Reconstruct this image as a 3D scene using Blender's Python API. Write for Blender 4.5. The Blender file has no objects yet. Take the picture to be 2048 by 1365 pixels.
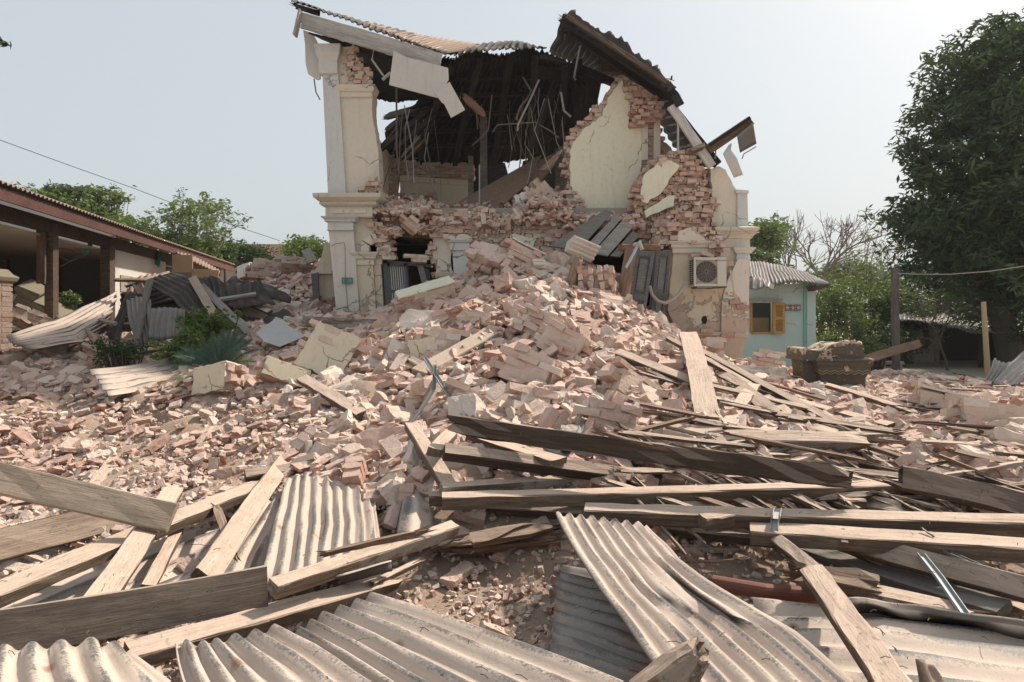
import bpy, bmesh, math, random
import numpy as np
from mathutils import Vector, Matrix, noise
from mathutils.geometry import tessellate_polygon
random.seed(7); rng = np.random.default_rng(7)
sc = bpy.context.scene
FPX, HZ, CZ = 1400.0, 640.0, 1.6
# ---------------- camera, sky, sun, exposure ----------------
cam = bpy.data.cameras.new("camera"); camo = bpy.data.objects.new("camera", cam)
sc.collection.objects.link(camo); sc.camera = camo
camo.location = (0, 0, CZ); camo.rotation_euler = (math.radians(90), 0, 0)
cam.sensor_width = 36; cam.lens = FPX/2048*36; cam.shift_y = -(682.5-HZ)/2048
cam.clip_start = 0.05; cam.clip_end = 3000
SUN_EL, SUN_AZ = math.radians(46), math.radians(52)      # azimuth clockwise from +Y (behind the scene)
w = bpy.data.worlds.new("World"); sc.world = w; w.use_nodes = True
nt = w.node_tree; nt.nodes.clear()
sky = nt.nodes.new('ShaderNodeTexSky'); sky.sky_type = 'NISHITA'; sky.sun_disc = False
sky.sun_elevation = SUN_EL; sky.sun_rotation = SUN_AZ; sky.air_density = 1.0; sky.dust_density = 6.0; sky.ozone_density = 1.2
mixs = nt.nodes.new('ShaderNodeMixRGB'); mixs.inputs[0].default_value = 0.64
mixs.inputs[2].default_value = (7.5, 8.1, 8.25, 1)
bg = nt.nodes.new('ShaderNodeBackground'); bg.inputs[1].default_value = 0.08
wo = nt.nodes.new('ShaderNodeOutputWorld')
nt.links.new(sky.outputs[0], mixs.inputs[1]); nt.links.new(mixs.outputs[0], bg.inputs[0]); nt.links.new(bg.outputs[0], wo.inputs[0])
sl = bpy.data.lights.new("sun", 'SUN'); sl.energy = 4.6; sl.angle = math.radians(2.2); sl.color = (1.0, 0.9, 0.76)
so = bpy.data.objects.new("sun", sl); sc.collection.objects.link(so)
sd = Vector((math.sin(SUN_AZ)*math.cos(SUN_EL), math.cos(SUN_AZ)*math.cos(SUN_EL), math.sin(SUN_EL)))
so.rotation_euler = sd.to_track_quat('Z', 'Y').to_euler(); so.location = (20, 20, 40)
sc.view_settings.view_transform = 'Standard'; sc.view_settings.look = 'None'; sc.view_settings.gamma = 1
sc.view_settings.exposure = 0.46
sc.render.engine = 'CYCLES'; sc.cycles.max_bounces = 6; sc.cycles.diffuse_bounces = 3; sc.cycles.transparent_max_bounces = 8

# ---------------- helpers ----------------
def P(px, py, Y): return Vector(((px-1024)/FPX*Y, Y, CZ+(HZ-py)/FPX*Y))     # the point seen at a pixel, Y metres away
def Q(px, py, h): return P(px, py, (CZ-h)*FPX/(py-HZ))                      # ... at height h
def tag(o, label=None, cat=None, group=None, kind=None):
    if label: o['label'] = label
    if cat: o['category'] = cat
    if group: o['group'] = group
    if kind: o['kind'] = kind
    return o
def empty(name, loc, label, cat, group=None):
    o = bpy.data.objects.new(name, None); sc.collection.objects.link(o); o.location = loc
    o.empty_display_size = .1
    return tag(o, label, cat, group)
ORG = {}
class MB:
    def __init__(s): s.v = []; s.f = []; s.t = []; s.uv = None; s.m = []
    def add(s, vs, fs, tint=.5, mi=0):
        n = len(s.v); s.v.extend([tuple(v) for v in vs]); s.f.extend([tuple(i+n for i in f) for f in fs])
        s.t.extend([tint]*len(fs)); s.m.extend([mi]*len(fs)); return s
    def box(s, c, d, R=None, jit=0, tint=.5, mi=0):
        c = Vector(c); vs = []
        for x in (-.5, .5):
            for y in (-.5, .5):
                for z in (-.5, .5):
                    p = Vector((x*d[0], y*d[1], z*d[2]))
                    if jit: p += Vector((random.uniform(-jit, jit), random.uniform(-jit, jit), random.uniform(-jit, jit)))
                    vs.append(c+(R @ p if R else p))
        return s.add(vs, [(0,1,3,2),(4,6,7,5),(0,4,5,1),(2,3,7,6),(0,2,6,4),(1,5,7,3)], tint, mi)
    def span(s, a, b, **k):
        return s.box([(a[i]+b[i])/2 for i in range(3)], [abs(b[i]-a[i]) for i in range(3)], **k)
    def prism(s, pts, off, tint=.5, mi=0):
        n = len(pts); off = Vector(off); a = [Vector(p) for p in pts]; b = [p+off for p in a]
        tr = tessellate_polygon([a]); fs = [tuple(t) for t in tr]+[tuple(i+n for i in reversed(t)) for t in tr]
        fs += [(i, (i+1) % n, (i+1) % n+n, i+n) for i in range(n)]
        return s.add(a+b, fs, tint, mi)
    def tube(s, pts, r, n=8, r2=None, tint=.5, mi=0):
        pts = [Vector(p) for p in pts]; rings = []; m = len(pts)
        for i, p in enumerate(pts):
            d = (pts[min(i+1, m-1)]-pts[max(i-1, 0)]).normalized()
            u = d.cross(Vector((0, 0, 1))); u = u.normalized() if u.length > .05 else Vector((1, 0, 0)); v = d.cross(u)
            rr = r if r2 is None else r+(r2-r)*i/(m-1)
            rings.append([p+(u*math.cos(2*math.pi*k/n)+v*math.sin(2*math.pi*k/n))*rr for k in range(n)])
        vs = [q for g in rings for q in g]; fs = []
        for i in range(m-1):
            for k in range(n): fs.append((i*n+k, i*n+(k+1) % n, (i+1)*n+(k+1) % n, (i+1)*n+k))
        fs += [tuple(range(n)), tuple((m-1)*n+k for k in reversed(range(n)))]
        return s.add(vs, fs, tint, mi)
    def rects(s, x0, x1, y0, y1, prof, tint=.5, mi=0):
        """loft of rectangles: prof = [(z, projection)] gives mouldings with mitred corners"""
        vs = []; fs = []
        for z, e in prof: vs += [(x0-e, y0-e, z), (x1+e, y0-e, z), (x1+e, y1+e, z), (x0-e, y1+e, z)]
        for i in range(len(prof)-1):
            for k in range(4): fs.append((i*4+k, i*4+(k+1) % 4, i*4+4+(k+1) % 4, i*4+4+k))
        n = len(prof)*4-4; fs += [(3, 2, 1, 0), (n, n+1, n+2, n+3)]
        return s.add(vs, fs, tint, mi)
    def mesh(s, name, mats, org=(0,0,0), smooth=False):
        me = bpy.data.meshes.new(name); o = Vector(org)
        v = np.array(s.v, dtype=np.float32)-np.array(o, dtype=np.float32)
        me.from_pydata(v.tolist(), [], s.f); me.update()
        at = me.attributes.new('tint', 'FLOAT', 'FACE'); at.data.foreach_set('value', np.array(s.t, dtype=np.float32))
        for m in (mats if isinstance(mats, (list, tuple)) else [mats]): me.materials.append(m)
        if any(s.m): me.polygons.foreach_set('material_index', np.array(s.m, dtype=np.int32))
        if s.uv is not None:
            ul = me.uv_layers.new(name='uv'); li = np.empty(len(me.loops), dtype=np.int32); me.loops.foreach_get('vertex_index', li)
            ul.data.foreach_set('uv', np.array(s.uv, dtype=np.float32)[li].ravel())
        bm = bmesh.new(); bm.from_mesh(me); bmesh.ops.recalc_face_normals(bm, faces=bm.faces); bm.to_mesh(me); bm.free()
        if smooth: me.polygons.foreach_set('use_smooth', [True]*len(me.polygons))
        return me
    def build(s, name, mats, parent=None, smooth=False, label=None, cat=None, group=None, kind=None, org=None, bevel=0, solid=0, sub=0):
        if parent is not None: org = ORG[parent.name]
        elif org is None:
            a = np.array(s.v); org = Vector(((a[:,0].min()+a[:,0].max())/2, (a[:,1].min()+a[:,1].max())/2, a[:,2].min()))
        o = bpy.data.objects.new(name, s.mesh(name, mats, org, smooth)); sc.collection.objects.link(o)
        ORG[o.name] = Vector(org)
        if parent is not None: o.parent = parent
        else: o.location = org
        if solid: m = o.modifiers.new('solid', 'SOLIDIFY'); m.thickness = solid; m.offset = 0
        if bevel: m = o.modifiers.new('bevel', 'BEVEL'); m.width = bevel; m.segments = 2; m.limit_method = 'ANGLE'
        return tag(o, label, cat, group, kind)
def thing(name, loc, label, cat, group=None):
    o = empty(name, loc, label, cat, group); ORG[o.name] = Vector(loc); return o
def inpoly(x, z, poly):
    x = np.asarray(x); z = np.asarray(z); c = np.zeros(x.shape, bool); n = len(poly)
    for i in range(n):
        x1, z1 = poly[i]; x2, z2 = poly[(i+1) % n]
        k = ((z1 > z) != (z2 > z)); c ^= k & (x < (x2-x1)*(z-z1)/((z2-z1) or 1e-9)+x1)
    return c
def ragged(pts, amp=.03, step=.07):
    out = []; n = len(pts)
    for i in range(n):
        a = Vector(pts[i]); b = Vector(pts[(i+1) % n]); L = (b-a).length; k = max(1, int(L/step))
        for j in range(k):
            p = a+(b-a)*(j/k); e = 0 if amp == 0 else amp
            if amp: f = p*3.1; p = p+Vector((noise.noise(f), 0, noise.noise(f+Vector((5, 3, 1)))))*amp*3.5*(0 if j == 0 and L > 1.5 else 1)
            out.append(p+Vector((random.uniform(-e, e), 0, random.uniform(-e, e))))
    return out
def euler(x, y, z): return Matrix.Rotation(math.radians(z), 3, 'Z') @ Matrix.Rotation(math.radians(y), 3, 'Y') @ Matrix.Rotation(math.radians(x), 3, 'X')

# ---------------- materials ----------------
class NT:
    def __init__(s, name, rough=.9):
        s.m = bpy.data.materials.new(name); s.m.use_nodes = True; s.t = s.m.node_tree; s.b = s.t.nodes['Principled BSDF']
        s.b.inputs['Roughness'].default_value = rough; s.b.inputs['Specular IOR Level'].default_value = .25
    def n(s, ty, **k):
        x = s.t.nodes.new('ShaderNode'+ty)
        for a, b in k.items(): setattr(x, a, b)
        return x
    def l(s, a, b): s.t.links.new(a, b)
    def co(s, sc_=(1,1,1), kind='Object'):
        c = s.n('TexCoord'); m = s.n('Mapping'); m.inputs['Scale'].default_value = sc_
        s.l(c.outputs[kind], m.inputs[0]); return m.outputs[0]
    def noise(s, vec, scale, detail=6, rough=.6, dist=0):
        x = s.n('TexNoise'); x.inputs['Scale'].default_value = scale; x.inputs['Detail'].default_value = detail
        x.inputs['Roughness'].default_value = rough; x.inputs['Distortion'].default_value = dist
        if vec is not None: s.l(vec, x.inputs['Vector'])
        return x.outputs['Fac']
    def ramp(s, fac, stops, interp='LINEAR'):
        x = s.n('ValToRGB'); x.color_ramp.interpolation = interp; e = x.color_ramp.elements
        while len(e) < len(stops): e.new(.5)
        for i, (p, c) in enumerate(stops):
            e[i].position = p; e[i].color = (*(c if isinstance(c, tuple) else (c, c, c)), 1)
        s.l(fac, x.inputs[0]); return x.outputs[0]
    def mix(s, fac, a, b, mode='MIX'):
        x = s.n('MixRGB', blend_type=mode)
        for i, v in ((0, fac), (1, a), (2, b)):
            if isinstance(v, (int, float)): x.inputs[i].default_value = v
            elif isinstance(v, tuple): x.inputs[i].default_value = (*v, 1)
            else: s.l(v, x.inputs[i])
        return x.outputs[0]
    def math(s, op, a, b=0., clamp=False):
        x = s.n('Math', operation=op); x.use_clamp = clamp
        for i, v in ((0, a), (1, b)):
            if isinstance(v, (int, float)): x.inputs[i].default_value = v
            else: s.l(v, x.inputs[i])
        return x.outputs[0]
    def up(s, lo=.2, hi=.8):
        g = s.n('NewGeometry'); x = s.n('SeparateXYZ'); s.l(g.outputs['Normal'], x.inputs[0])
        m = s.n('MapRange'); m.inputs[1].default_value = lo; m.inputs[2].default_value = hi; s.l(x.outputs[2], m.inputs[0]); return m.outputs[0]
    def bump(s, h, strength=.5, dist=.01, prev=None):
        x = s.n('Bump'); x.inputs['Strength'].default_value = strength; x.inputs['Distance'].default_value = dist
        s.l(h, x.inputs['Height'])
        if prev is not None: s.l(prev, x.inputs['Normal'])
        return x.outputs[0]
    def done(s, col, nrm=None):
        if isinstance(col, tuple): s.b.inputs['Base Color'].default_value = (*col, 1)
        else: s.l(col, s.b.inputs['Base Color'])
        if nrm is not None: s.l(nrm, s.b.inputs['Normal'])
        return s.m
    def rnd(s): return s.n('ObjectInfo').outputs['Random']

DUST = (.55, .43, .35)
def brick_mat(name, dusty=.8, dark=1.0, dust=(.62, .475, .41)):
    k = NT(name, .95); c = k.co(kind='Object')
    at = k.n('Attribute'); at.attribute_name = 'tint'
    n1 = k.noise(c, 9, 5, .7); n2 = k.noise(c, 38, 5, .75)
    f = k.math('ADD', at.outputs['Fac'], k.math('MULTIPLY', k.math('SUBTRACT', n1, .5), .45))
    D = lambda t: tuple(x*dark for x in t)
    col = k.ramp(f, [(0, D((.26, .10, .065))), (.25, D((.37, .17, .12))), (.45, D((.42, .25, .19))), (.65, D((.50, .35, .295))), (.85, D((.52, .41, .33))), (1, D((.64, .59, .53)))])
    col = k.mix(k.ramp(n2, [(.35, 0.), (.75, .6)]), col, D((.55, .45, .37)))
    du = k.math('MULTIPLY', k.up(-.1, .75), k.ramp(n1, [(.25, .35), (.6, 1.)])); du = k.math('MULTIPLY', du, dusty)
    col = k.mix(du, col, tuple(x*dark for x in dust))
    b = k.bump(n2, .55, .02); b = k.bump(n1, .5, .03, b)
    return k.done(col, b)
M = {}
M['brick'] = brick_mat('brick', .66)
M['brick_wall'] = brick_mat('brick_wall', .7)
M['brick_shade'] = brick_mat('brick_shade_grey', .7, .85, (.42, .37, .33))  # darker, greyer copy of the brick with shade put into its colour
M['brick_dark'] = brick_mat('shade_dark_brick', .35, .55, (.3, .25, .2))  # brick colour darkened to paint in the left pier's shade
def plaster(name, col, wear=0., wz=(0, 1), stain=(.33, .27, .2), under=(.42, .3, .22)):
    k = NT(name, .9); c = k.co()
    n1 = k.noise(c, 1.1, 6, .6); n2 = k.noise(c, 14, 6, .7); n3 = k.noise(c, 3.5, 8, .72, .5)
    cc = k.mix(k.ramp(n1, [(.35, 0.), (.75, .35)]), col, tuple(x*.82 for x in col))
    cc = k.mix(k.ramp(n2, [(.5, 0.), (.75, .25)]), cc, stain)
    st = k.noise(k.co((9, 9, .6)), 1.5, 4, .6); cc = k.mix(k.ramp(st, [(.56, 0.), (.75, .3)]), cc, stain)
    vr = k.n('TexVoronoi', feature='DISTANCE_TO_EDGE'); vr.inputs['Scale'].default_value = .9
    dv = k.n('VectorMath', operation='ADD'); nz = k.n('TexNoise'); nz.inputs['Scale'].default_value = 2.5; nz.inputs['Detail'].default_value = 6; k.l(c, nz.inputs['Vector']); sv = k.n('VectorMath', operation='SCALE'); sv.inputs['Scale'].default_value = .5; k.l(nz.outputs['Color'], sv.inputs[0]); k.l(c, dv.inputs[0]); k.l(sv.outputs[0], dv.inputs[1]); k.l(dv.outputs[0], vr.inputs['Vector'])
    cm = k.math('MULTIPLY', k.ramp(vr.outputs['Distance'], [(.004, 1.), (.010, 0.)]), k.ramp(n1, [(.5, 0.), (.56, .75)])); cc = k.mix(cm, cc, tuple(x*.35 for x in stain))
    fk = k.ramp(k.noise(c, 5.5, 8, .75, .3), [(.67, 0.), (.685, 1.)]); cc = k.mix(k.math('MULTIPLY', fk, .8), cc, under)
    if wear:
        s = k.n('SeparateXYZ'); k.l(k.n('NewGeometry').outputs['Position'], s.inputs[0])
        mr = k.n('MapRange'); mr.inputs[1].default_value = wz[1]; mr.inputs[2].default_value = wz[0]; k.l(s.outputs[2], mr.inputs[0])
        mk = k.math('ADD', k.math('MULTIPLY', mr.outputs[0], wear), n3)
        m = k.ramp(mk, [(.72, 0.), (.75, 1.)]); cc = k.mix(m, cc, k.mix(n2, under, (.5, .42, .35)))
        b = k.bump(k.math('MULTIPLY', m, -1.), .8, .02); b = k.bump(n2, .25, .01, b)
    else: b = k.bump(n2, .3, .01)
    return k.done(cc, b)
M['white'] = plaster('white_plaster', (.56, .57, .56), .25, (.9, 2.6))
M['cream'] = plaster('cream_plaster', (.62, .575, .485), .22, (.9, 2.3))
M['cream_worn'] = plaster('worn_cream_plaster', (.61, .535, .415), .55, (.6, 2.6))
M['white_worn'] = plaster('worn_white_plaster', (.62, .58, .52), .55, (.6, 2.6))
M['yellow'] = plaster('pale_yellow_plaster', (.68, .665, .53))
M['chunk_cream'] = plaster('broken_cream_plaster', (.62, .54, .41))
M['chunk_white'] = plaster('broken_white_plaster', (.62, .60, .55))
M['turq'] = plaster('turquoise_plaster', (.50, .62, .585), 0, stain=(.3, .42, .36))
M['turq_dark'] = plaster('green_turquoise_plaster', (.23, .50, .43), 0, stain=(.2, .35, .3))
M['aqua'] = plaster('mint_plaster', (.45, .68, .58))
M['board'] = plaster('ceiling_board', (.52, .50, .47), 0, stain=(.3, .28, .26))
M['mossy'] = plaster('mossy_cement', (.20, .175, .125), 0, stain=(.10, .095, .06))
M['grimy'] = plaster('grimy_cement', (.10, .085, .068), .28, (1.3, .2), stain=(.03, .027, .024), under=(.38, .31, .2))
M['lime'] = plaster('limewashed_panel', (.58, .55, .50), 0)
M['cornice'] = plaster('aged_cornice_plaster', (.56, .52, .44), 0)
def wood(name, a, b, dust=.75, dcol=DUST, rot=.35, paint=0.):
    k = NT(name, .85); c = k.co((1.2, 16, 16)); cc = k.co()
    r = k.rnd()
    off = k.n('VectorMath', operation='ADD'); k.l(c, off.inputs[0]); cmb = k.n('CombineXYZ'); k.l(k.math('MULTIPLY', r, 40.), cmb.inputs[0]); k.l(k.math('MULTIPLY', r, 23.), cmb.inputs[1]); k.l(cmb.outputs[0], off.inputs[1])
    g = k.noise(off.outputs[0], 2.2, 9, .74, .8); g2 = k.noise(off.outputs[0], 9, 6, .7)
    bl = k.noise(cc, 2.3, 6, .65); sp = k.noise(cc, 55, 3, .6); sp2 = k.noise(cc, 14, 6, .75, 1.0)
    col = k.ramp(g, [(.25, tuple(x*.45 for x in a)), (.48, a), (.72, b)])
    col = k.mix(k.ramp(bl, [(.4, 0.), (.62, rot)]), col, tuple(x*.3 for x in a))
    vn = k.math('ADD', k.math('MULTIPLY', r, .75), .6)
    vm = k.n('VectorMath', operation='SCALE'); k.l(col, vm.inputs[0]); k.l(vn, vm.inputs['Scale']); col = vm.outputs[0]
    pm = k.math('MULTIPLY', k.ramp(k.noise(k.co((1, 3, 3)), 3.2, 7, .75), [(.5, 0.), (.54, 1.)]), k.ramp(r, [(.62, 0.), (.66, paint)])); col = k.mix(pm, col, (.40, .37, .33))
    du = k.math('MULTIPLY', k.up(.25, .85), k.ramp(k.math('ADD', bl, k.math('MULTIPLY', k.math('SUBTRACT', g, .5), .5)), [(.2, .4), (.5, 1.)]))
    col = k.mix(k.math('MULTIPLY', du, dust), col, k.mix(k.math('MULTIPLY', g2, .35), dcol, tuple(x*.72 for x in dcol)))
    col = k.mix(k.ramp(sp2, [(.62, 0.), (.68, .6)]), col, tuple(x*.4 for x in a))
    col = k.mix(k.ramp(sp, [(.66, 0.), (.72, .7)]), col, (.16, .10, .07))
    col = k.mix(k.ramp(g2, [(.34, .75), (.40, 0.)]), col, tuple(x*.3 for x in a)); bp = k.bump(g, .9, .016); bp = k.bump(g2, .4, .004, bp); bp = k.bump(sp2, .4, .008, bp)
    return k.done(col, bp)
M['wood'] = wood('dusty_timber', (.15, .108, .078), (.30, .23, .17), .97, (.60, .46, .37), paint=.55)
M['wood_board'] = wood('grey_brown_board', (.22, .175, .14), (.33, .27, .22), .7)
M['wood_dark'] = wood('dark_weathered_timber', (.10, .068, .05), (.19, .14, .105), .85)
M['wood_grey'] = wood('grey_timber', (.20, .18, .165), (.32, .30, .28), .35, (.42, .37, .32), paint=.4)
M['wood_brown'] = wood('brown_timber', (.17, .10, .065), (.30, .2, .14), .35)
M['wood_black'] = wood('shadow_black_roof_timber', (.025, .022, .02), (.06, .05, .042), .15)  # near-black colour paints the roof's shadow into its timber
M['wood_pale'] = wood('pale_painted_timber', (.42, .40, .37), (.55, .53, .5), .3, rot=.2)
M['wood_cream'] = wood('cream_painted_board', (.36, .29, .215), (.50, .42, .32), .8)
M['wood_red'] = wood('red_painted_timber', (.09, .042, .036), (.14, .065, .055), .15)
M['shutter'] = wood('grey_painted_shutter', (.125, .13, .13), (.19, .195, .195), .25, (.3, .27, .24), .1)
M['orange_wood'] = wood('varnished_orange_wood', (.42, .24, .08), (.52, .32, .13), .1, rot=.05)
def corr(name, dust=.95, metal=(.085, .085, .083), dcol=DUST, streak=.3, rust=.25, under=(.10, .085, .075), n=8):
    k = NT(name, .8)
    c = k.co(); u = k.n('UVMap'); sp = k.n('SeparateXYZ'); k.l(u.outputs[0], sp.inputs[0])
    ns = k.noise(c, 3.0, 7, .65); nf = k.noise(c, 85, 4, .75); nm = k.noise(c, 9, 6, .7)
    mp = k.n('Mapping'); mp.inputs['Scale'].default_value = (.9, .75, 1); k.l(u.outputs[0], mp.inputs[0]); nl = k.noise(mp.outputs[0], 1.0, 5, .6)
    ph = k.math('SINE', k.math('MULTIPLY', sp.outputs[1], 2*math.pi))          # v is counted in corrugations
    fl = k.math('ADD', k.math('MULTIPLY', ph, .17), k.math('ADD', k.math('MULTIPLY', nf, .34), k.math('ADD', k.math('MULTIPLY', nl, .52), k.math('MULTIPLY', ns, .12))))
    ex = k.ramp(fl, [(.565+.10*(.5-streak), 0.), (.66+.10*(.5-streak), 1.)])
    d = k.math('MULTIPLY', k.up(.05, .6), k.math('MULTIPLY', k.math('ADD', k.math('MULTIPLY', k.rnd(), .2), .85), dust), True)
    vo = k.n('TexVoronoi'); vo.inputs['Scale'].default_value = 3.2; k.l(c, vo.inputs['Vector']); vd = vo.outputs['Distance']
    mt = k.mix(k.ramp(ns, [(.5, 0.), (.62, rust)]), k.mix(nm, metal, tuple(x*1.8 for x in metal)), (.20, .09, .05))
    mt = k.mix(k.math('SUBTRACT', 1., k.up(-.3, .1)), mt, k.mix(nm, under, tuple(x*.55 for x in under)))
    dd = k.mix(nm, tuple(x*.86 for x in dcol), tuple(min(1, x*1.1) for x in dcol))
    dd = k.mix(k.ramp(nf, [(.6, 0.), (.68, .55)]), dd, tuple(x*.45 for x in dcol)); nk = k.noise(c, 20, 6, .8, 1.5); dd = k.mix(k.ramp(nk, [(.62, 0.), (.66, .6)]), dd, (.22, .14, .10))
    col = k.mix(k.math('MULTIPLY', d, k.math('SUBTRACT', 1., ex)), mt, dd)
    col = k.mix(k.ramp(k.math('ADD', vd, k.math('MULTIPLY', k.math('SUBTRACT', nm, .5), .12)), [(.05, .75), (.12, 0.)]), col, (.24, .12, .07)); col = k.mix(k.ramp(vd, [(.018, 1.), (.028, 0.)]), col, (.02, .015, .012))
    b = k.bump(nf, .35, .004); b = k.bump(ns, .4, .02, b)
    k.l(k.ramp(ex, [(0, .9), (1, .5)]), k.b.inputs['Roughness'])
    return k.done(col, b)
M['corr'] = corr('dust_covered_corrugated_steel', dcol=(.53, .435, .37))
M['corr_patch'] = corr('half_bare_rust_patched_steel', .6, (.12, .115, .11), (.45, .39, .34), .6, .9)
M['corr_rusty'] = corr('rusty_corrugated_steel', .55, (.13, .09, .07), (.40, .31, .25), .35, .7)
M['corr_grey'] = corr('grey_weathered_corrugated_steel', .18, (.14, .135, .13), (.4, .36, .32), .4, .4, (.12, .11, .10))
M['corr_dark'] = corr('shade_dark_corrugated_steel', .05, (.032, .028, .026), (.2, .17, .14), .5, .2, (.025, .022, .02))  # dark colour carries the shadow lying over the fallen sheets
M['corr_black'] = corr('shadow_black_roof_steel', .06, (.03, .027, .025), (.2, .17, .14), .5, .2, (.02, .018, .017))  # steel made near black to paint in the shadow under the roof
M['corr_clean'] = corr('striped_galvanised_steel', .25, (.11, .11, .115), (.15, .11, .09), .7, .9, (.2, .18, .17))
def simple(name, col, rough=.6, metal=0., nz=.25, sc_=12, bump=.2):
    k = NT(name, rough); k.b.inputs['Metallic'].default_value = metal
    n = k.noise(k.co(), sc_, 6, .65)
    return k.done(k.mix(k.math('MULTIPLY', n, nz*2), col, tuple(x*.5 for x in col)), k.bump(n, bump, .005))
M['steel'] = simple('galvanised_steel_channel', (.36, .38, .40), .6, .3)
M['steel_dull'] = simple('dull_steel', (.20, .20, .20), .6, .3)
M['rod'] = simple('dusty_steel_rod', (.20, .17, .145), .8)
M['rod_pale'] = simple('pale_steel_strip', (.42, .42, .41), .6, .2)
M['pipe'] = simple('rust_red_pipe', (.17, .065, .045), .6)
M['bars'] = simple('white_gate_bars', (.55, .55, .53), .6)
M['ac'] = simple('aged_white_casing', (.55, .53, .47), .5, nz=.15)
M['ac_dark'] = simple('dark_fan_recess', (.03, .03, .03), .7)
M['ac_grille'] = simple('grey_fan_grille', (.24, .22, .2), .6)
M['blue'] = simple('blue_lettering', (.05, .10, .35), .5)
M['plate'] = simple('green_sign_plate', (.13, .24, .22), .6)
M['plate_txt'] = simple('faded_pale_lettering', (.36, .42, .43), .7)
M['dark'] = simple('shade_black_interior', (.03, .027, .025), .95)  # near-black colour stands in for shade inside rooms and openings
M['concrete'] = simple('dusty_concrete', (.34, .30, .26), .95, sc_=6)
M['net'] = simple('green_netting', (.05, .28, .22), .9)
M['hose'] = simple('insulated_hose', (.42, .38, .32), .85)
M['cable'] = simple('black_cable', (.04, .04, .045), .7)
M['red_interior'] = simple('red_brown_wainscot', (.16, .07, .05), .9)
M['grey_interior'] = simple('grey_interior_wall', (.10, .10, .10), .9)
M['ceiling'] = simple('buff_ceiling', (.48, .44, .38), .95, sc_=2)
M['plywood'] = simple('stained_plywood', (.36, .25, .15), .85, sc_=5)
M['bird'] = simple('dark_feathers', (.04, .04, .045), .8)
M['bamboo'] = simple('bamboo', (.42, .34, .2), .7)
M['bark'] = simple('bark', (.10, .085, .07), .95, sc_=20, bump=.8)
M['bark_pale'] = simple('pale_bark', (.17, .15, .135), .95, sc_=20, bump=.8)
def leafmat(name, a, b, tr=.25):
    k = NT(name, .55); at = k.n('Attribute'); at.attribute_name = 'tint'
    n = k.noise(k.co(), .9, 4, .6)
    f = k.math('ADD', k.math('MULTIPLY', at.outputs['Fac'], .7), k.math('MULTIPLY', k.math('SUBTRACT', n, .35), .8))
    col = k.ramp(f, [(0, a), (1, b)]); k.l(col, k.b.inputs['Base Color'])
    t = k.n('BsdfTranslucent'); k.l(k.mix(.5, col, tuple(min(1, x*1.6) for x in b)), t.inputs[0])
    ms = k.n('MixShader'); ms.inputs[0].default_value = tr; k.l(k.b.outputs[0], ms.inputs[1]); k.l(t.outputs[0], ms.inputs[2])
    k.l(ms.outputs[0], k.t.nodes['Material Output'].inputs[0]); return k.m
M['mango'] = leafmat('mango_leaves', (.014, .03, .016), (.085, .135, .05), .15)
M['leaf_mid'] = leafmat('mid_green_leaves', (.045, .085, .02), (.16, .22, .06))
M['leaf_olive'] = leafmat('olive_leaves', (.05, .075, .03), (.13, .16, .06))
M['leaf_bright'] = leafmat('bright_leaves', (.05, .09, .02), (.16, .21, .055))
M['leaf_dark'] = leafmat('dark_leaves', (.02, .04, .015), (.06, .10, .03))
M['leaf_far'] = leafmat('haze_pale_leaves', (.10, .13, .09), (.17, .2, .13))  # paler, greyer greens put distance haze into the leaf colour
M['cycad'] = leafmat('cycad_fronds', (.02, .045, .035), (.06, .11, .085), .1)
M['twig'] = simple('dry_twigs', (.16, .13, .11), .95)

# ground: one sheet to the horizon
k = NT('dusty_earth', .97); c = k.co()
n1 = k.noise(c, .35, 6, .6); n2 = k.noise(c, 3.2, 8, .7); n3 = k.noise(c, 40, 5, .75); vo = k.n('TexVoronoi'); vo.inputs['Scale'].default_value = 22; k.l(c, vo.inputs['Vector'])
col = k.ramp(n1, [(.35, (.50, .385, .30)), (.65, (.54, .43, .35))])
col = k.mix(k.ramp(n2, [(.45, 0.), (.62, .75)]), col, (.47, .29, .19))
col = k.mix(k.ramp(n3, [(.5, 0.), (.7, .6)]), col, (.60, .49, .41))
gb = k.bump(n3, .8, .02); gb = k.bump(vo.outputs['Distance'], .5, .02, gb)
M['earth'] = k.done(col, gb)
k = NT('rubble_dust', .97); c = k.co()
n2 = k.noise(c, 2.2, 8, .7); n3 = k.noise(c, 30, 6, .8); vo = k.n('TexVoronoi'); vo.inputs['Scale'].default_value = 15; k.l(c, vo.inputs['Vector'])
col = k.mix(k.ramp(n2, [(.4, 0.), (.65, 1.)]), (.52, .385, .30), (.45, .31, .225)); col = k.mix(k.ramp(n3, [(.45, 0.), (.7, .7)]), col, (.5, .40, .33))
gb = k.bump(n3, 1., .04); gb = k.bump(vo.outputs['Color'], .6, .03, gb)
M['rubble'] = k.done(col, gb)
k = NT('shade_grey_earth', .97); c = k.co(); n2 = k.noise(c, 1.2, 8, .7); n3 = k.noise(c, 18, 6, .8)
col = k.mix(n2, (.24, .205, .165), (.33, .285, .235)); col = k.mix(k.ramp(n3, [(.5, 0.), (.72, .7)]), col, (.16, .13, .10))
M['shade_grey_earth'] = k.done(col, k.bump(n3, .6, .03))
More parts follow.
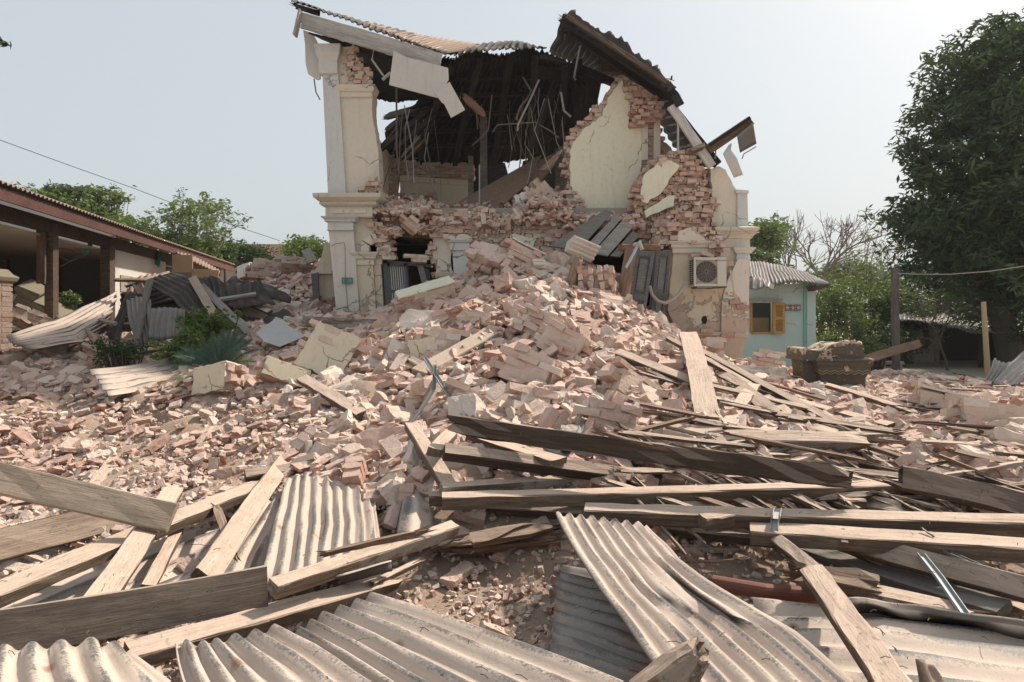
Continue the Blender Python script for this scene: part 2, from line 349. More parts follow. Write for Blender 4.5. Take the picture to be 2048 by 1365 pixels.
# ---------------- the ground and the heap of debris ----------------
g = MB(); R = 1500
g.add([(-R, -20, 0), (R, -20, 0), (R, R, 0), (-R, R, 0)], [(0, 1, 2, 3)])
g.build('ground', M['earth'], kind='structure', label='pale dusty earth covered in crumbled brick', org=(0, 0, 0))
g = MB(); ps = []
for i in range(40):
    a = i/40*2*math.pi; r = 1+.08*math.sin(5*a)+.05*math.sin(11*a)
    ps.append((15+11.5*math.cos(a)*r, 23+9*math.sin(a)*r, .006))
g.add(ps, [tuple(range(40))]); g.build('yard', M['shade_grey_earth'], kind='structure', label='bare earth coloured grey for the shade under the big tree', org=(0, 0, 0))  # oval patch with the big tree's shade put into the earth colour
CP = [(1000,1180,4.0),(100,1000,6),(350,1100,4.6),(700,1250,3.2),(100,850,8.5),(100,800,9.2),(100,735,10.2),(20,700,10.8),(-200,720,10.8),(-300,850,8.5),(300,800,9),(440,735,9.5),(330,715,10.4),(250,715,11.0),(420,690,11.5),(330,690,12),(480,650,13),
 (560,700,10),(590,620,12.7),(600,525,15),(660,500,17),(520,575,15.5),(460,610,16),(300,900,7),(500,900,6.6),(500,820,8),(650,760,8.4),(700,690,10),(800,660,11),(640,650,12),
 (750,900,6.2),(750,820,7.3),(900,740,8.2),(900,655,9.8),(950,600,10.7),(880,600,12),(1000,545,11.3),(1050,478,12.1),(1120,478,12.2),(1190,488,12.1),(1240,525,11.6),(980,505,12.2),(1100,600,10),(1250,620,10.3),(1150,700,8.2),
 (1100,800,6.6),(1100,870,5.7),(1000,940,5.2),(1250,840,6.2),(1300,700,8.7),(1300,800,6.8),(1400,745,10.6),(1450,775,8.8),(1380,735,11.3),(1480,752,11.5),(1550,755,10.8),(1500,745,12),(1560,722,13.5),(1600,810,9),(1700,815,10.5),(1650,800,11.3),(1720,808,11.8),(1620,790,12),(1690,822,10.8),(1690,800,12.6),(1850,790,13),(1800,775,15),(1700,745,15),
 (2000,800,11),(2150,790,11),(1900,830,8),(2100,830,8),(1700,850,7.5),(1500,850,6.5),(2000,900,6),(2200,900,6),(1800,930,5.5),(1400,960,5.),(1600,1080,4.2),(1900,1100,4),(1300,1130,3.9),(1500,1300,3),(500,1000,5.4),(300,1250,3.4),
 (720,640,12.6),(1330,700,11.5),(330,600,19),(200,680,14.2),(100,700,13),(30,700,13),(400,640,13)]
CPT = np.array([tuple(P(*c)) for c in CP]); CPT[:, 2] = np.maximum(CPT[:, 2], 0.02)
def Hf(x, y):
    x = np.asarray(x, float); y = np.asarray(y, float)
    num = np.zeros(x.shape); den = np.full(x.shape, .004)
    for cx, cy, cz in CPT:
        s = .28+.055*cy
        wgt = np.exp(-((x-cx)**2+(y-cy)**2*.8)/(2*s*s)); num += wgt*cz; den += wgt
    h = num/den
    h = h*np.clip((y-3.9)/1.6+.12, .12, 1)
    h = np.where((x < -7.2) & (y > 11), h*np.clip(1-(y-11)*.5*np.clip((-7.2-x), 0, 1), .3, 1), h)
    return h
def H1(x, y): return float(Hf([x], [y])[0])
xs = np.linspace(-13, 13, 330); ys = np.linspace(1.2, 21, 260); X, Yg = np.meshgrid(xs, ys)
Z = Hf(X, Yg)
for i in range(Z.shape[0]):
    for j in range(Z.shape[1]):
        q = Vector((X[i, j], Yg[i, j], 0)); Z[i, j] += (noise.fractal(q*1.6, .8, 2.2, 5)*.15+noise.fractal(q*6, .8, 2, 3)*.03)*min(1, Z[i, j]*1.6+.12)
ed = np.minimum.reduce([(X+13)/2, (13-X)/2, (Yg-1.2)/.8, (21-Yg)/2]); Z = Z*np.clip(ed, 0, 1)-.04*(1-np.clip(ed, 0, 1))-.012
nx, ny = len(xs), len(ys); g = MB(); g.v = np.stack([X, Yg, Z], -1).reshape(-1, 3).tolist()
g.f = [(j*nx+i, j*nx+i+1, (j+1)*nx+i+1, (j+1)*nx+i) for j in range(ny-1) for i in range(nx-1)]
g.t = [.5]*len(g.f); g.m = [0]*len(g.f)
g.build('rubble_terrain', M['rubble'], kind='structure', label='mounded earth and mortar dust of the debris heap', smooth=True, org=(0, 0, 0))

# broken brick shapes: convex hulls of chipped boxes, roughened
def hullrock(dx, dy, dz, rough=.18, cut=.5, detail=0, amp=.004):
    bm = bmesh.new(); taper = random.uniform(0, .25) if cut > .6 else 0
    for sx in (-1, 1):
        for sy in (-1, 1):
            for sz in (-1, 1):
                tp = 1-(taper if sx > 0 else 0)
                c = Vector((sx*dx/2, sy*dy/2*tp, sz*dz/2*tp)); mn = min(dx, dy, dz)
                if random.random() < cut*.35:      # a corner knocked off
                    a = [random.uniform(.15, .5) for _ in range(3)]
                    for q in range(3):
                        d = [0, 0, 0]; d[q] = -a[q]*(dx, dy, dz)[q]*(sx, sy, sz)[q]; bm.verts.new(c+Vector(d))
                else:
                    for q in range(3):
                        d = [0, 0, 0]; d[q] = -mn*random.uniform(.04, rough)*(sx, sy, sz)[q]; bm.verts.new(c+Vector(d))
    bmesh.ops.convex_hull(bm, input=bm.verts[:])
    bmesh.ops.delete(bm, geom=[v for v in bm.verts if not v.link_faces], context='VERTS')
    for _ in range(detail):
        bmesh.ops.subdivide_edges(bm, edges=[e for e in bm.edges if e.calc_length() > .03], cuts=1); bmesh.ops.triangulate(bm, faces=bm.faces)
    if detail:
        o = Vector((random.random()*50, 0, 0))
        for v in bm.verts: v.co += Vector((noise.noise(v.co*28+o), noise.noise(v.co*28+o+Vector((9, 0, 0))), noise.noise(v.co*28+o+Vector((0, 9, 0)))))*amp
    bmesh.ops.triangulate(bm, faces=bm.faces); bmesh.ops.recalc_face_normals(bm, faces=bm.faces)
    bm.verts.index_update(); vs = np.array([tuple(v.co) for v in bm.verts]); fs = np.array([tuple(v.index for v in f.verts) for f in bm.faces]); bm.free()
    return vs, fs
def clump():
    """two to six bricks still mortared together"""
    V = []; F = []; n = 0; a, b = random.choice([(1, 2), (2, 1), (2, 2), (1, 3), (2, 3)]); 
    for j in range(b):
        for i in range(a):
            v, f = hullrock(.23*random.choice([1, 1, .7]), .11, .062, .2, .5); v = v+np.array([random.gauss(0, .02), (i-(a-1)/2)*.115, (j-(b-1)/2)*.074]); V.append(v); F.append(f+n); n += len(v)
    v, f = hullrock(.19, .11*a-.01, .072*b-.01, .2, .3); V.append(v); F.append(f+n)
    return np.concatenate(V), np.concatenate(F)
PROTO = []; PROTOD = []
for i in range(36):
    L = random.choice([.23, .23, .22, .2, .16, .12, .14, .10]); st = random.getstate(); d3 = (L, random.uniform(.095, .115), random.uniform(.048, .064) if i % 2 else random.uniform(.025, .04))
    PROTO.append(hullrock(*d3, .2, .8)); PROTOD.append(hullrock(*d3, .2, .8, 2, .009))
CLUMP = [clump() for _ in range(14)]
LUMP = [hullrock(random.uniform(.16, .3), random.uniform(.13, .22), random.uniform(.08, .16), .35, 1., 2, .02) for _ in range(12)]
FRAG = [hullrock(random.uniform(.6, 1.1), random.uniform(.5, .8), random.uniform(.25, .6), .3, .9) for _ in range(14)]
class RB:
    def __init__(s): s.V = []; s.F = []; s.T = []; s.n = 0
    def rock(s, proto, pos, Rm, sc_=1., tint=None):
        vs, fs = proto; s.V.append((vs*sc_) @ np.array(Rm).T+np.array(pos)); s.F.append(fs+s.n); s.n += len(vs); s.T.append(np.full(len(fs), min(1, max(0, rtint()+.45*noise.noise(Vector((pos[0]*.7, pos[1]*.7, 3))))) if tint is None else tint))
    def build(s, name, mat, **k):
        V = np.concatenate(s.V).astype(np.float32); F = np.concatenate(s.F).astype(np.int32); T = np.concatenate(s.T).astype(np.float32)
        me = bpy.data.meshes.new(name); me.vertices.add(len(V)); me.vertices.foreach_set('co', V.ravel()); me.loops.add(F.size); me.loops.foreach_set('vertex_index', F.ravel())
        me.polygons.add(len(F)); me.polygons.foreach_set('loop_start', np.arange(0, F.size, 3, dtype=np.int32)); me.polygons.foreach_set('loop_total', np.full(len(F), 3, dtype=np.int32))
        me.update(calc_edges=True); at = me.attributes.new('tint', 'FLOAT', 'FACE'); at.data.foreach_set('value', T); me.polygons.foreach_set('use_smooth', np.zeros(len(F), bool)); me.materials.append(mat)
        o = bpy.data.objects.new(name, me); sc.collection.objects.link(o); return tag(o, k.get('label'), k.get('cat'), k.get('group'), k.get('kind'))
def randrot(t=25, az=None):
    a = random.uniform(0, 360) if az is None else az
    return euler(random.gauss(0, t), random.gauss(0, t), a)
def rtint():
    r = random.random()
    return random.uniform(0, .3) if r < .24 else (random.uniform(.3, .6) if r < .45 else (random.uniform(.6, .85) if r < .83 else random.uniform(.85, 1)))
def addrock(mb, proto, pos, Rm, s=1., tint=None):
    if isinstance(mb, RB): mb.rock(proto, pos, Rm, s, tint); return
    vs, fs = proto; v = (vs*s) @ np.array(Rm).T + np.array(pos)
    mb.add(v.tolist(), [tuple(f) for f in fs.tolist()], rtint() if tint is None else tint)
def slope(x, y):
    e = .15; return Vector((H1(x-e, y)-H1(x+e, y), H1(x, y-e)-H1(x, y+e), 2*e)).normalized()
# density over the terrain in metres
def density(x, y, z):
    px = 1024+x/y*FPX; py = HZ-(z-CZ)/y*FPX
    if px < -150 or px > 2200 or py > 1400 or y > 19: return 0
    if y > 12.15 and -3.4 < x < 4.3: return 0
    if x < -7.9 and y > 11.5: return 0
    if px < 560 and py > 790: return .42 if py < 960 else .1
    if px > 1750 and y > 11.2: return .22
    if px > 1500 and y > 14: return .08
    if y < 4.4: return .015
    if y < 5.0: return .25
    return 1.
SP = []
N = 80000; rx = rng.uniform(-12, 12, N); ry = rng.uniform(2.5, 19, N); rh = Hf(rx, ry)
for x, y, z in zip(rx, ry, rh):
    if abs(x) > y*.82: continue
    d = density(x, y, z)
    if z < .07 and d > .1: d = .08
    if random.random() > d*min(1, (9/y)**.5)*.78: continue
    SP.append((x, y, z))
print('rocks', len(SP))
SP = SP[:15500]
SINGLE = []
rub = RB(); frag = RB()
for x, y, z in SP:
    fine = x/y*FPX+1024 < 600 and y < 8.6
    n = slope(x, y); q = Vector((0, 0, 1)).rotation_difference(n).to_matrix(); r_ = random.random()
    if y > 4.9 and r_ < .07 and not fine: addrock(rub, random.choice(CLUMP), (x, y, z+.03), q @ randrot(28), random.uniform(.8, 1.25)); continue
    if r_ < .2 and y > 4.9: addrock(rub, random.choice(LUMP), (x, y, z+.0), q @ randrot(25), .5 if fine else random.uniform(.5, 1.15) if random.random() < .85 else random.uniform(1.2, 1.9), min(1, rtint()+.1)); continue
    pr = random.randrange(len(PROTO))
    Rm = q @ randrot(34 if random.random() < .3 else 13); s = random.choice([1, 1, .95, .9, .75, .6] if not fine else [1, .8, .6, .5, .4])*random.uniform(.85, 1.1)
    pos = Vector((x, y, z+random.uniform(-.02, .09)*(1 if z > .3 else .45)))
    SINGLE.append((s*PROTO[pr][0][:, 0].max()/y, pr, pos, Rm, s))
px_ok = lambda p: 0 < 1024+p.x/p.y*FPX < 2048
SINGLE.sort(key=lambda t: -t[0] if (px_ok(t[2]) and t[2].y > 3.2) else 1)
TM = {}
def zone(p):
    px = 1024+p.x/p.y*FPX
    return 0 if px < 620 else (1 if px < 1330 else 2)
ZL = ['loose dusty broken brick in the sunlit scatter left of the central heap', 'loose dusty broken brick tumbled down the front of the central heap', 'loose dusty broken brick in the field of rubble right of the central heap']
ZG = ['loose bricks scattered left of the heap', 'loose bricks on the front of the heap', 'loose bricks in the rubble on the right']
for i, (size, pr, pos, Rm, s) in enumerate(SINGLE):
    if i < 290:
        key = (pr, random.randrange(3))
        if key not in TM:
            mb = MB(); mb.add(PROTOD[pr][0].tolist(), [tuple(f) for f in PROTOD[pr][1].tolist()], rtint()); TM[key] = mb.mesh('brick', M['brick'])
        o = bpy.data.objects.new('brick', TM[key]); sc.collection.objects.link(o)
        o.matrix_world = Matrix.Translation(pos) @ Rm.to_4x4() @ Matrix.Scale(s, 4)
        zq = zone(pos); tag(o, ZL[zq], 'brick', ZG[zq])
    else: addrock(rub, PROTOD[pr] if pos.y < 8.5 else PROTO[pr], pos, Rm, s)
rub.build('brick_rubble', M['brick'], kind='stuff', label='mass of smaller and farther broken bricks covering the debris heap')
cnt = 0
while cnt < 36000:
    y = 2.4+random.random()**1.5*11; x = random.uniform(-.8, .8)*y
    if y > 12.2 and -3.4 < x < 4.2: continue
    if y > 6 and random.random() < .3: continue
    cnt += 1; z = H1(x, y)
    addrock(frag, random.choice(FRAG), (x, y, z+.008), randrot(40), tint=1. if random.random() < .06 else None, s=random.choice([.01, .015, .02, .03, .045, .06, .08] if y > 4.8 else [.006, .008, .01, .012, .016, .022, .035, .05]))
frag.build('rubble_fragments', M['brick'], kind='stuff', label='small brick and mortar crumbs lying between the bricks')

def snapY(px, py, lift=0.):
    Ys = np.arange(3.5, 17, .05); x = (px-1024)/FPX*Ys; z = CZ+(HZ-py)/FPX*Ys; hit = np.nonzero(Hf(x, Ys)+lift >= z)[0]
    return float(Ys[hit[0]]) if len(hit) else None
def chunk(name, label, px, py, Y, size, rot, faces=(), mat='chunk_cream', seed=0, courses=True, drop=.24, cat='masonry block', tshift=0., bmat='brick', ragamp=.016):
    """broken block of mortared bricks, some faces still plastered"""
    random.seed(100+seed)
    if seed < 25 and seed not in (1, 8, 9, 10, 11): Y = snapY(px, py, max(size)*.3) or Y; rot = (rot[0]*.55, rot[1], rot[2])
    c = P(px, py, Y); L, W, T = size; Rm = euler(*rot)
    mb = MB(); nx_ = max(1, round(L/.235)); ny_ = max(1, round(W/.115)); nz_ = max(1, round(T/.078))
    for i in range(nx_+1):
        for j in range(ny_):
            for q in range(nz_):
                if 0 < i < nx_-1 and 0 < j < ny_-1 and 0 < q < nz_-1: continue
                edge = (i in (0, nx_))+(j in (0, ny_-1))+(q in (0, nz_-1))
                if edge >= 2 and random.random() < drop: continue
                off = .117*(q % 2)
                x = (i+.5)*.235-L/2-off
                if x < -L/2-.05 or x > L/2+.02: continue
                p = Vector((x+random.gauss(0, .014), (j+.5)*W/ny_-W/2+random.gauss(0, .016), (q+.5)*T/nz_-T/2+random.gauss(0, .007)))
                R2 = euler(random.gauss(0, 3.5), random.gauss(0, 3.5), random.gauss(0, 5))
                mb.box(c+Rm @ p, (.222*random.choice([1, 1, 1, .8, .6]), W/ny_*.95, T/nz_*random.uniform(.82, .96)), Rm @ R2, .012, min(1, max(0, random.gauss(.58, .17)+tshift)))
    mb.box(c, (L*.9, W*.88, T*.92), Rm, .02, .85)
    root = thing(name, c, label, cat)
    mb.build('brickwork', M[bmat], root)
    for f in faces:
        ax, sg = {'x': 0, 'y': 1, 'z': 2}[f[1]], (1 if f[0] == '+' else -1)
        dims = [L, W, T]; a, b = [i for i in range(3) if i != ax]; pts = []
        A, B = dims[a]/2, dims[b]/2
        seq = [(-A, -B), (A, -B), (A, B), (-A, B)]
        for i in range(4):
            (x0, y0), (x1, y1) = seq[i], seq[(i+1) % 4]; n = max(2, int(math.hypot(x1-x0, y1-y0)/.06))
            for j in range(n):
                p = [0, 0, 0]; p[a] = x0+(x1-x0)*j/n+random.uniform(-ragamp, ragamp*.3)*(1 if x0 > 0 or x1 > 0 else -1); p[b] = y0+(y1-y0)*j/n+random.uniform(-ragamp, ragamp)
                p[ax] = sg*(dims[ax]/2+.008); pts.append(c+Rm @ Vector(p))
        n = [0, 0, 0]; n[ax] = sg*.022
        MB().prism(pts, Rm @ Vector(n)).build('plaster', M[mat], root)
    return root
chunk('masonry_block', 'long slab of brickwork lying on the heap with smooth cream plaster on top', 856, 600, 10.4, (.86, .5, .36), (14, -17, 12), ['+z'], 'yellow', 1)
chunk('masonry_block', 'big tipped block with a cream and grey plastered face toward the camera', 668, 715, 8.6, (.62, .4, .6), (-46, 20, -14), ['-y'], 'chunk_cream', 2, drop=.2)
chunk('masonry_block', 'low block with a cream cornice face beside the tipped plastered block', 566, 752, 8.9, (.55, .28, .2), (-28, 22, 28), ['-y', '+z'], 'chunk_cream', 3)
chunk('masonry_block', 'pale rounded plastered block in front of the cycad', 440, 765, 8.3, (.48, .3, .32), (-30, -12, -20), ['-y', '+z'], 'chunk_cream', 4)
chunk('masonry_block', 'large upright block with mortar streaked courses near the middle of the heap', 1062, 742, 7.7, (.5, .36, .4), (-34, 20, -22), [], seed=5, tshift=.2)
chunk('masonry_block', 'stepped block of tan bricks above the mortar streaked block', 1128, 690, 8.6, (.52, .3, .36), (-30, 26, -30), [], seed=6, tshift=.1)
chunk('masonry_block', 'tan brick block just under the crest of the heap', 1080, 650, 9.4, (.5, .3, .36), (-35, 20, -35), [], seed=7, tshift=.15)
chunk('masonry_block', 'big leaning wall piece with close brick courses at the crest of the heap', 985, 535, 11.2, (.45, .75, .62), (20, -28, 60), [], seed=8, tshift=-.02)
chunk('masonry_block', 'slab with plastered moulding leaning beside the close coursed wall piece', 1045, 520, 11.1, (.6, .3, .35), (-15, 25, 10), ['+z'], 'lime', 9)
chunk('masonry_block', 'thick barrel shaped brick lump standing on end beside the brown post', 1190, 572, 10.7, (.62, .42, .62), (85, 8, 80), [], seed=10, tshift=.12)
chunk('masonry_block', 'flat brick panel resting on the heap below the cream topped slab', 925, 622, 10.2, (.62, .22, .3), (-30, -24, 5), [], seed=11)
chunk('masonry_block', 'grey mortar faced chunk left of the pale cream beam', 888, 690, 9.2, (.34, .26, .4), (-20, 10, 15), [], seed=12, tshift=.3)
chunk('masonry_block', 'cream moulded corner piece next to the grey mortar faced chunk', 845, 702, 9.2, (.34, .22, .26), (-20, -8, 10), ['-y'], 'chunk_cream', 13)
chunk('masonry_block', 'upright plastered wedge between cream blocks and pale beam', 785, 712, 8.9, (.22, .2, .36), (-10, 22, 20), ['-y'], 'chunk_white', 14)
chunk('masonry_block', 'squat brick block in front of the pale cream beam', 860, 792, 7.2, (.34, .26, .26), (-25, 12, 40), [], seed=15)
chunk('masonry_block', 'mortar coated block left of the steel channel foot', 925, 805, 7.0, (.3, .24, .28), (-30, 30, 12), [], seed=16, tshift=.2)
chunk('masonry_block', 'tall rough block with a pale face at the foot of the heap', 1062, 815, 6.5, (.3, .2, .32), (-35, 14, 20), [], seed=17, tshift=.3)
chunk('masonry_block', 'broad rough block at the foot of the heap above the dark beam', 1225, 835, 6.3, (.42, .26, .22), (-25, 10, -12), [], seed=18, tshift=.15)
chunk('masonry_block', 'tilted block of tan bricks left of the foot of the vertical plank', 1250, 770, 7.2, (.34, .24, .3), (-20, 35, 30), [], seed=19, tshift=.1)
chunk('masonry_block', 'square block with a yellow corner in the right rubble field', 1880, 812, 8.4, (.5, .3, .26), (-20, 14, -18), ['+z'], 'lime', 20)
chunk('masonry_block', 'large flat sided block behind the yellow cornered block', 1855, 782, 9.3, (.5, .34, .26), (-22, 20, 15), [], seed=21, tshift=.25)
chunk('masonry_block', 'long tan block near the edge of the right rubble field', 1975, 830, 8.2, (.6, .34, .24), (-18, 6, -10), [], seed=22, tshift=.25)
chunk('masonry_block', 'low rough block at the far right edge of the rubble field', 2035, 862, 7.3, (.4, .3, .2), (-25, 4, 20), [], seed=23, tshift=.3)
chunk('masonry_block', 'pink weathered block leaning on the rubble beside the white pilaster foot', 1535, 722, 11.6, (.36, .28, .36), (-12, 8, -10), [], seed=24, tshift=.3)
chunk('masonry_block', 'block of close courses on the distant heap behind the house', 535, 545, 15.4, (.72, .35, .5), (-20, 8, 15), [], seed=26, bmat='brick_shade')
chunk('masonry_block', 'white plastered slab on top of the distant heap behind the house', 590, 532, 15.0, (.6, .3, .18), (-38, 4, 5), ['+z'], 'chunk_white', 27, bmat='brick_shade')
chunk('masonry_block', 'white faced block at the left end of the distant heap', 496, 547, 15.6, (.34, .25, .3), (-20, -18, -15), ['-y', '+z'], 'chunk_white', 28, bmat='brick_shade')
chunk('masonry_block', 'fallen brick slab half buried in dust under the narrow folded sheet', 768, 985, 5.1, (.42, .2, .16), (-25, -28, 20), [], seed=29, tshift=.15)
chunk('masonry_block', 'dark faced brick piece standing upright on the timber joint', 868, 888, 5.6, (.075, .12, .23), (6, 8, 15), [], seed=30, tshift=-.1)
chunk('masonry_block', 'long tan block buried at the rear left of the upright plank pair', 1425, 690, 9.8, (.3, .25, .16), (-20, 4, 5), [], seed=31)
chunk('masonry_block', 'brick stack coloured grey for shade in the heap under the fallen roof sheets', 85, 745, 10.0, (.5, .3, .26), (-18, -14, 10), [], seed=32, bmat='brick_shade')
chunk('masonry_block', 'tilted brick stack coloured grey for shade right of the shaded heap', 195, 725, 10.0, (.36, .24, .3), (-20, 30, 20), [], seed=33, bmat='brick_shade')
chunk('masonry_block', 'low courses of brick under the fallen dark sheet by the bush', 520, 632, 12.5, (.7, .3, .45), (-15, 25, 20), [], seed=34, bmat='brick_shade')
random.seed(55)
# ---------------- the collapsed house ----------------
house = thing('collapsed_house', (0.5, 12.6, 0), 'collapsed two storey cream house with torn brick walls and a sagging tin roof', 'house')
def pw(poly, Y): return [tuple(P(a, b, Y)) for a, b in poly]
def wall(name, poly, Y, thick=.36, rough=.02, parent=house, bmat='brick_wall', tsh=0., seed=1, core=True, brow=0., keep=.985, label=None, lean=0., maxpr=.2):
    random.seed(seed*13+5); q = [(p[0], p[2]) for p in pw(poly, Y)]
    x0, x1 = min(a for a, b in q), max(a for a, b in q); z0, z1 = min(b for a, b in q), max(b for a, b in q)
    mb = MB(); nl = max(1, round(thick/.115)); CH = .074; off = Vector((seed*7.3, 0, 0))
    for kk in range(nl):
        y = Y+(kk+.5)*thick/nl; z = z0; j = 0
        while z < z1:
            zz = z+CH/2; xs_ = np.arange(x0-.24+.12*(j % 2), x1+.24, .24)
            if kk or rough > .03: xs_ = np.arange(x0-.24+.06*(j % 3), x1+.24, .13 if rough > .03 else .24)
            step = xs_[1]-xs_[0] if len(xs_) > 1 else .24
            jx = np.array([random.gauss(0, .028) for _ in xs_]); jz = random.gauss(0, .02)
            ins = inpoly(xs_+jx, np.full(len(xs_), zz+jz), q)
            deep = inpoly(xs_-.3, np.full(len(xs_), zz), q) & inpoly(xs_+.3, np.full(len(xs_), zz), q) & inpoly(xs_, np.full(len(xs_), zz+.3), q)
            for xi, a, d in zip(xs_, ins, deep):
                if not a or (d and 0 < kk): continue
                if random.random() > keep: continue
                pr = -min(abs(random.gauss(0, rough*.8)), maxpr)
                if rough > .03: pr += noise.fractal(Vector((xi*1.6, zz*2.2, Y))+off, 1, 2, 3)*rough*1.3; pr = max(pr, -maxpr)
                mb.box((xi, y+pr+random.gauss(0, rough*.4), zz), (step*random.choice([1.0, .97, .9, .75, 1.25 if rough > .03 else .95]), thick/nl*1.1+abs(pr)*.5, CH*random.uniform(.84, 1.02)), euler(random.gauss(0, 1.2+rough*60), random.gauss(0, 1+rough*40), random.gauss(0, 1+rough*90)), .006, min(1, max(0, random.gauss(.6, .17)+tsh)))
            z += CH; j += 1
    if rough > .03:
        A_ = abs(sum(q[i][0]*q[(i+1) % len(q)][1]-q[(i+1) % len(q)][0]*q[i][1] for i in range(len(q))))/2
        for _ in range(int(A_*420)):
            fx, fz = random.uniform(x0, x1), random.uniform(z0, z1)
            if inpoly([fx], [fz], q)[0]: addrock(mb, random.choice(FRAG), (fx, Y-min(maxpr, abs(random.gauss(0, rough)))+.005, fz), randrot(50), random.uniform(.02, .075), min(1, random.gauss(.75, .15)+tsh))
    if core:
        cx, cz = sum(a for a, b in q)/len(q), sum(b for a, b in q)/len(q); pts = []
        for a, b in q:
            d = math.hypot(a-cx, b-cz) or 1; s = max(0, d-.09)/d; pts.append((cx+(a-cx)*s, Y+.025, cz+(b-cz)*s))
        mb.prism(pts, (0, thick-.05, 0), .8)
    return mb.build(name, M[bmat], parent, label=label)
def panel(name, poly, Y, mat, parent=house, th=.03, amp=.022, depth=None, label=None):
    pts = [Vector(p) for p in pw(poly, Y)]
    if amp: pts = ragged(pts, amp)
    return MB().prism(pts, (0, depth or th, 0)).build(name, M[mat], parent, label=label)
def px3(a, b, Y): return P(a, b, Y)
def slab(name, poly, Y, depth, mat, parent=house, bevel=.008, **k):
    return MB().prism([Vector(p) for p in pw(poly, Y)], (0, depth, 0)).build(name, M[mat], parent, bevel=bevel, **k)
def molding(name, pa, pb, Y0, Y1, prof, mat, parent=house):
    """prof in px of height from pb upward and metres of projection"""
    a = P(pa, pb, Y0); b = P(prof[0], pb, Y0); zs = []
    for dp, e in prof[1]: zs.append((CZ+(HZ-(pb-dp))/FPX*Y0, e))
    return MB().rects(a.x, b.x, Y0, Y1, zs).build(name, M[mat], parent, bevel=.004)
FY = 12.4
# left corner: upper floor
slab('pilaster', [(642, 92), (673, 92), (692, 392), (656, 392)], FY, .5, 'white')
molding('pilaster_capital', 643, 150, FY-.01, FY+.45, (671, [(0, .0), (2, .035), (20, .045), (28, .035), (36, .07), (44, .09), (52, .10), (58, .11)]), 'white')
panel('wall', [(668, 92), (700, 96), (722, 130), (742, 178), (748, 250), (756, 330), (757, 362), (745, 372), (728, 380), (720, 392), (688, 392)], FY+.07, 'cream', depth=.42, amp=.012)
wall('broken_brick', [(686, 100), (706, 100), (722, 128), (738, 150), (748, 186), (735, 178), (715, 170), (693, 160), (690, 140)], FY+.045, .3, .035, tsh=.15, seed=2)
wall('broken_brick', [(722, 388), (728, 372), (745, 358), (757, 352), (766, 400), (722, 400)], FY, .36, .05, tsh=.1, seed=3)
molding('string_course', 676, 196, FY+.05, FY+.3, (742, [(0, .0), (2, .02), (10, .02), (12, .05), (18, .07), (24, .085)]), 'cream')
slab('ceiling_strip', [(752, 330), (757, 330), (762, 398), (757, 398)], FY-.02, .06, 'board')
# torn plaster board hanging off the outer side of the corner
pts = [(606, 60), (626, 68), (640, 95), (641, 158), (634, 160), (616, 148), (611, 128), (610, 90)]
slab('torn_plaster_flap', pts, FY+.05, .035, 'board', bevel=.004, label='curved torn plaster flap hanging under the eave')
# main entablature at first floor level
molding('cornice', 655, 436, FY-.12, FY+.5, (742, [(0, .0), (2, .03), (20, .03), (22, .06), (24, .10), (27, .12), (31, .10), (33, .15), (38, .20), (45, .21), (48, .1)]), 'cornice')
mb = MB(); z = P(0, 405.5, FY).z
for i in range(26): mb.span((P(645, 0, FY).x+i*.036, FY-.262, z-.012), (P(645, 0, FY).x+i*.036+.02, FY-.22, z+.012))
mb.build('dentils', M['cream'], house)
for (a, b) in ((668, 690), (693, 706), (712, 736)):
    p, q = P(a, 422, FY), P(b, 430, FY); MB().span((p.x, FY-.17, q.z), (q.x, FY-.145, p.z)).build('frieze_panel', M['cream'], house, bevel=.01)
molding('pilaster_capital', 655, 461, FY-.16, FY+.4, (706, [(0, .02), (1, .0), (16, .0), (17, .04), (21, .05), (25, .09), (27, .10)]), 'white')
slab('pilaster', [(657, 461), (707, 461), (719, 632), (673, 632)], FY-.12, .45, 'white_worn')
panel('wall', [(706, 440), (742, 434), (745, 445), (749, 463), (742, 472), (748, 485), (736, 488), (722, 505), (716, 636), (708, 636)], FY+.02, 'cream', depth=.35, amp=.008)
# arch springing with diamond voussoirs
for q in ([(721, 505), (721, 482), (739, 492), (739, 505)], [(724, 480), (740, 470), (749, 487), (741, 491)], [(742, 469), (750, 467), (758, 484), (751, 487)]):
    slab('arch_stone', q, FY-.05, .12, 'cream', bevel=.015)
wall('broken_brick', [(742, 438), (758, 442), (774, 462), (784, 486), (788, 505), (790, 520), (765, 518), (754, 505), (760, 492), (752, 470), (744, 455)], FY, .4, .05, tsh=.1, seed=4)
slab('arch_soffit', [(752, 498), (776, 488), (784, 500), (770, 515), (756, 512)], FY-.04, .3, 'cream', bevel=.02)
slab('pier', [(712, 520), (745, 520), (753, 634), (722, 634)], FY-.05, .4, 'cream_worn')
slab('pier', [(745, 522), (761, 522), (768, 632), (752, 634)], FY+.02, .4, 'cream_worn')
molding('impost', 714, 532, FY-.06, FY+.4, (746, [(0, .0), (2, .02), (12, .02), (14, .05), (18, .06), (23, .09), (27, .1)]), 'cream')
molding('impost', 748, 530, FY+.02, FY+.4, (762, [(0, .0), (2, .02), (12, .02), (14, .05), (18, .06), (23, .08)]), 'cream')
wall('broken_brick', [(674, 615), (700, 606), (722, 618), (768, 618), (768, 648), (674, 648)], FY+.0, .3, .02, tsh=.2, seed=5)
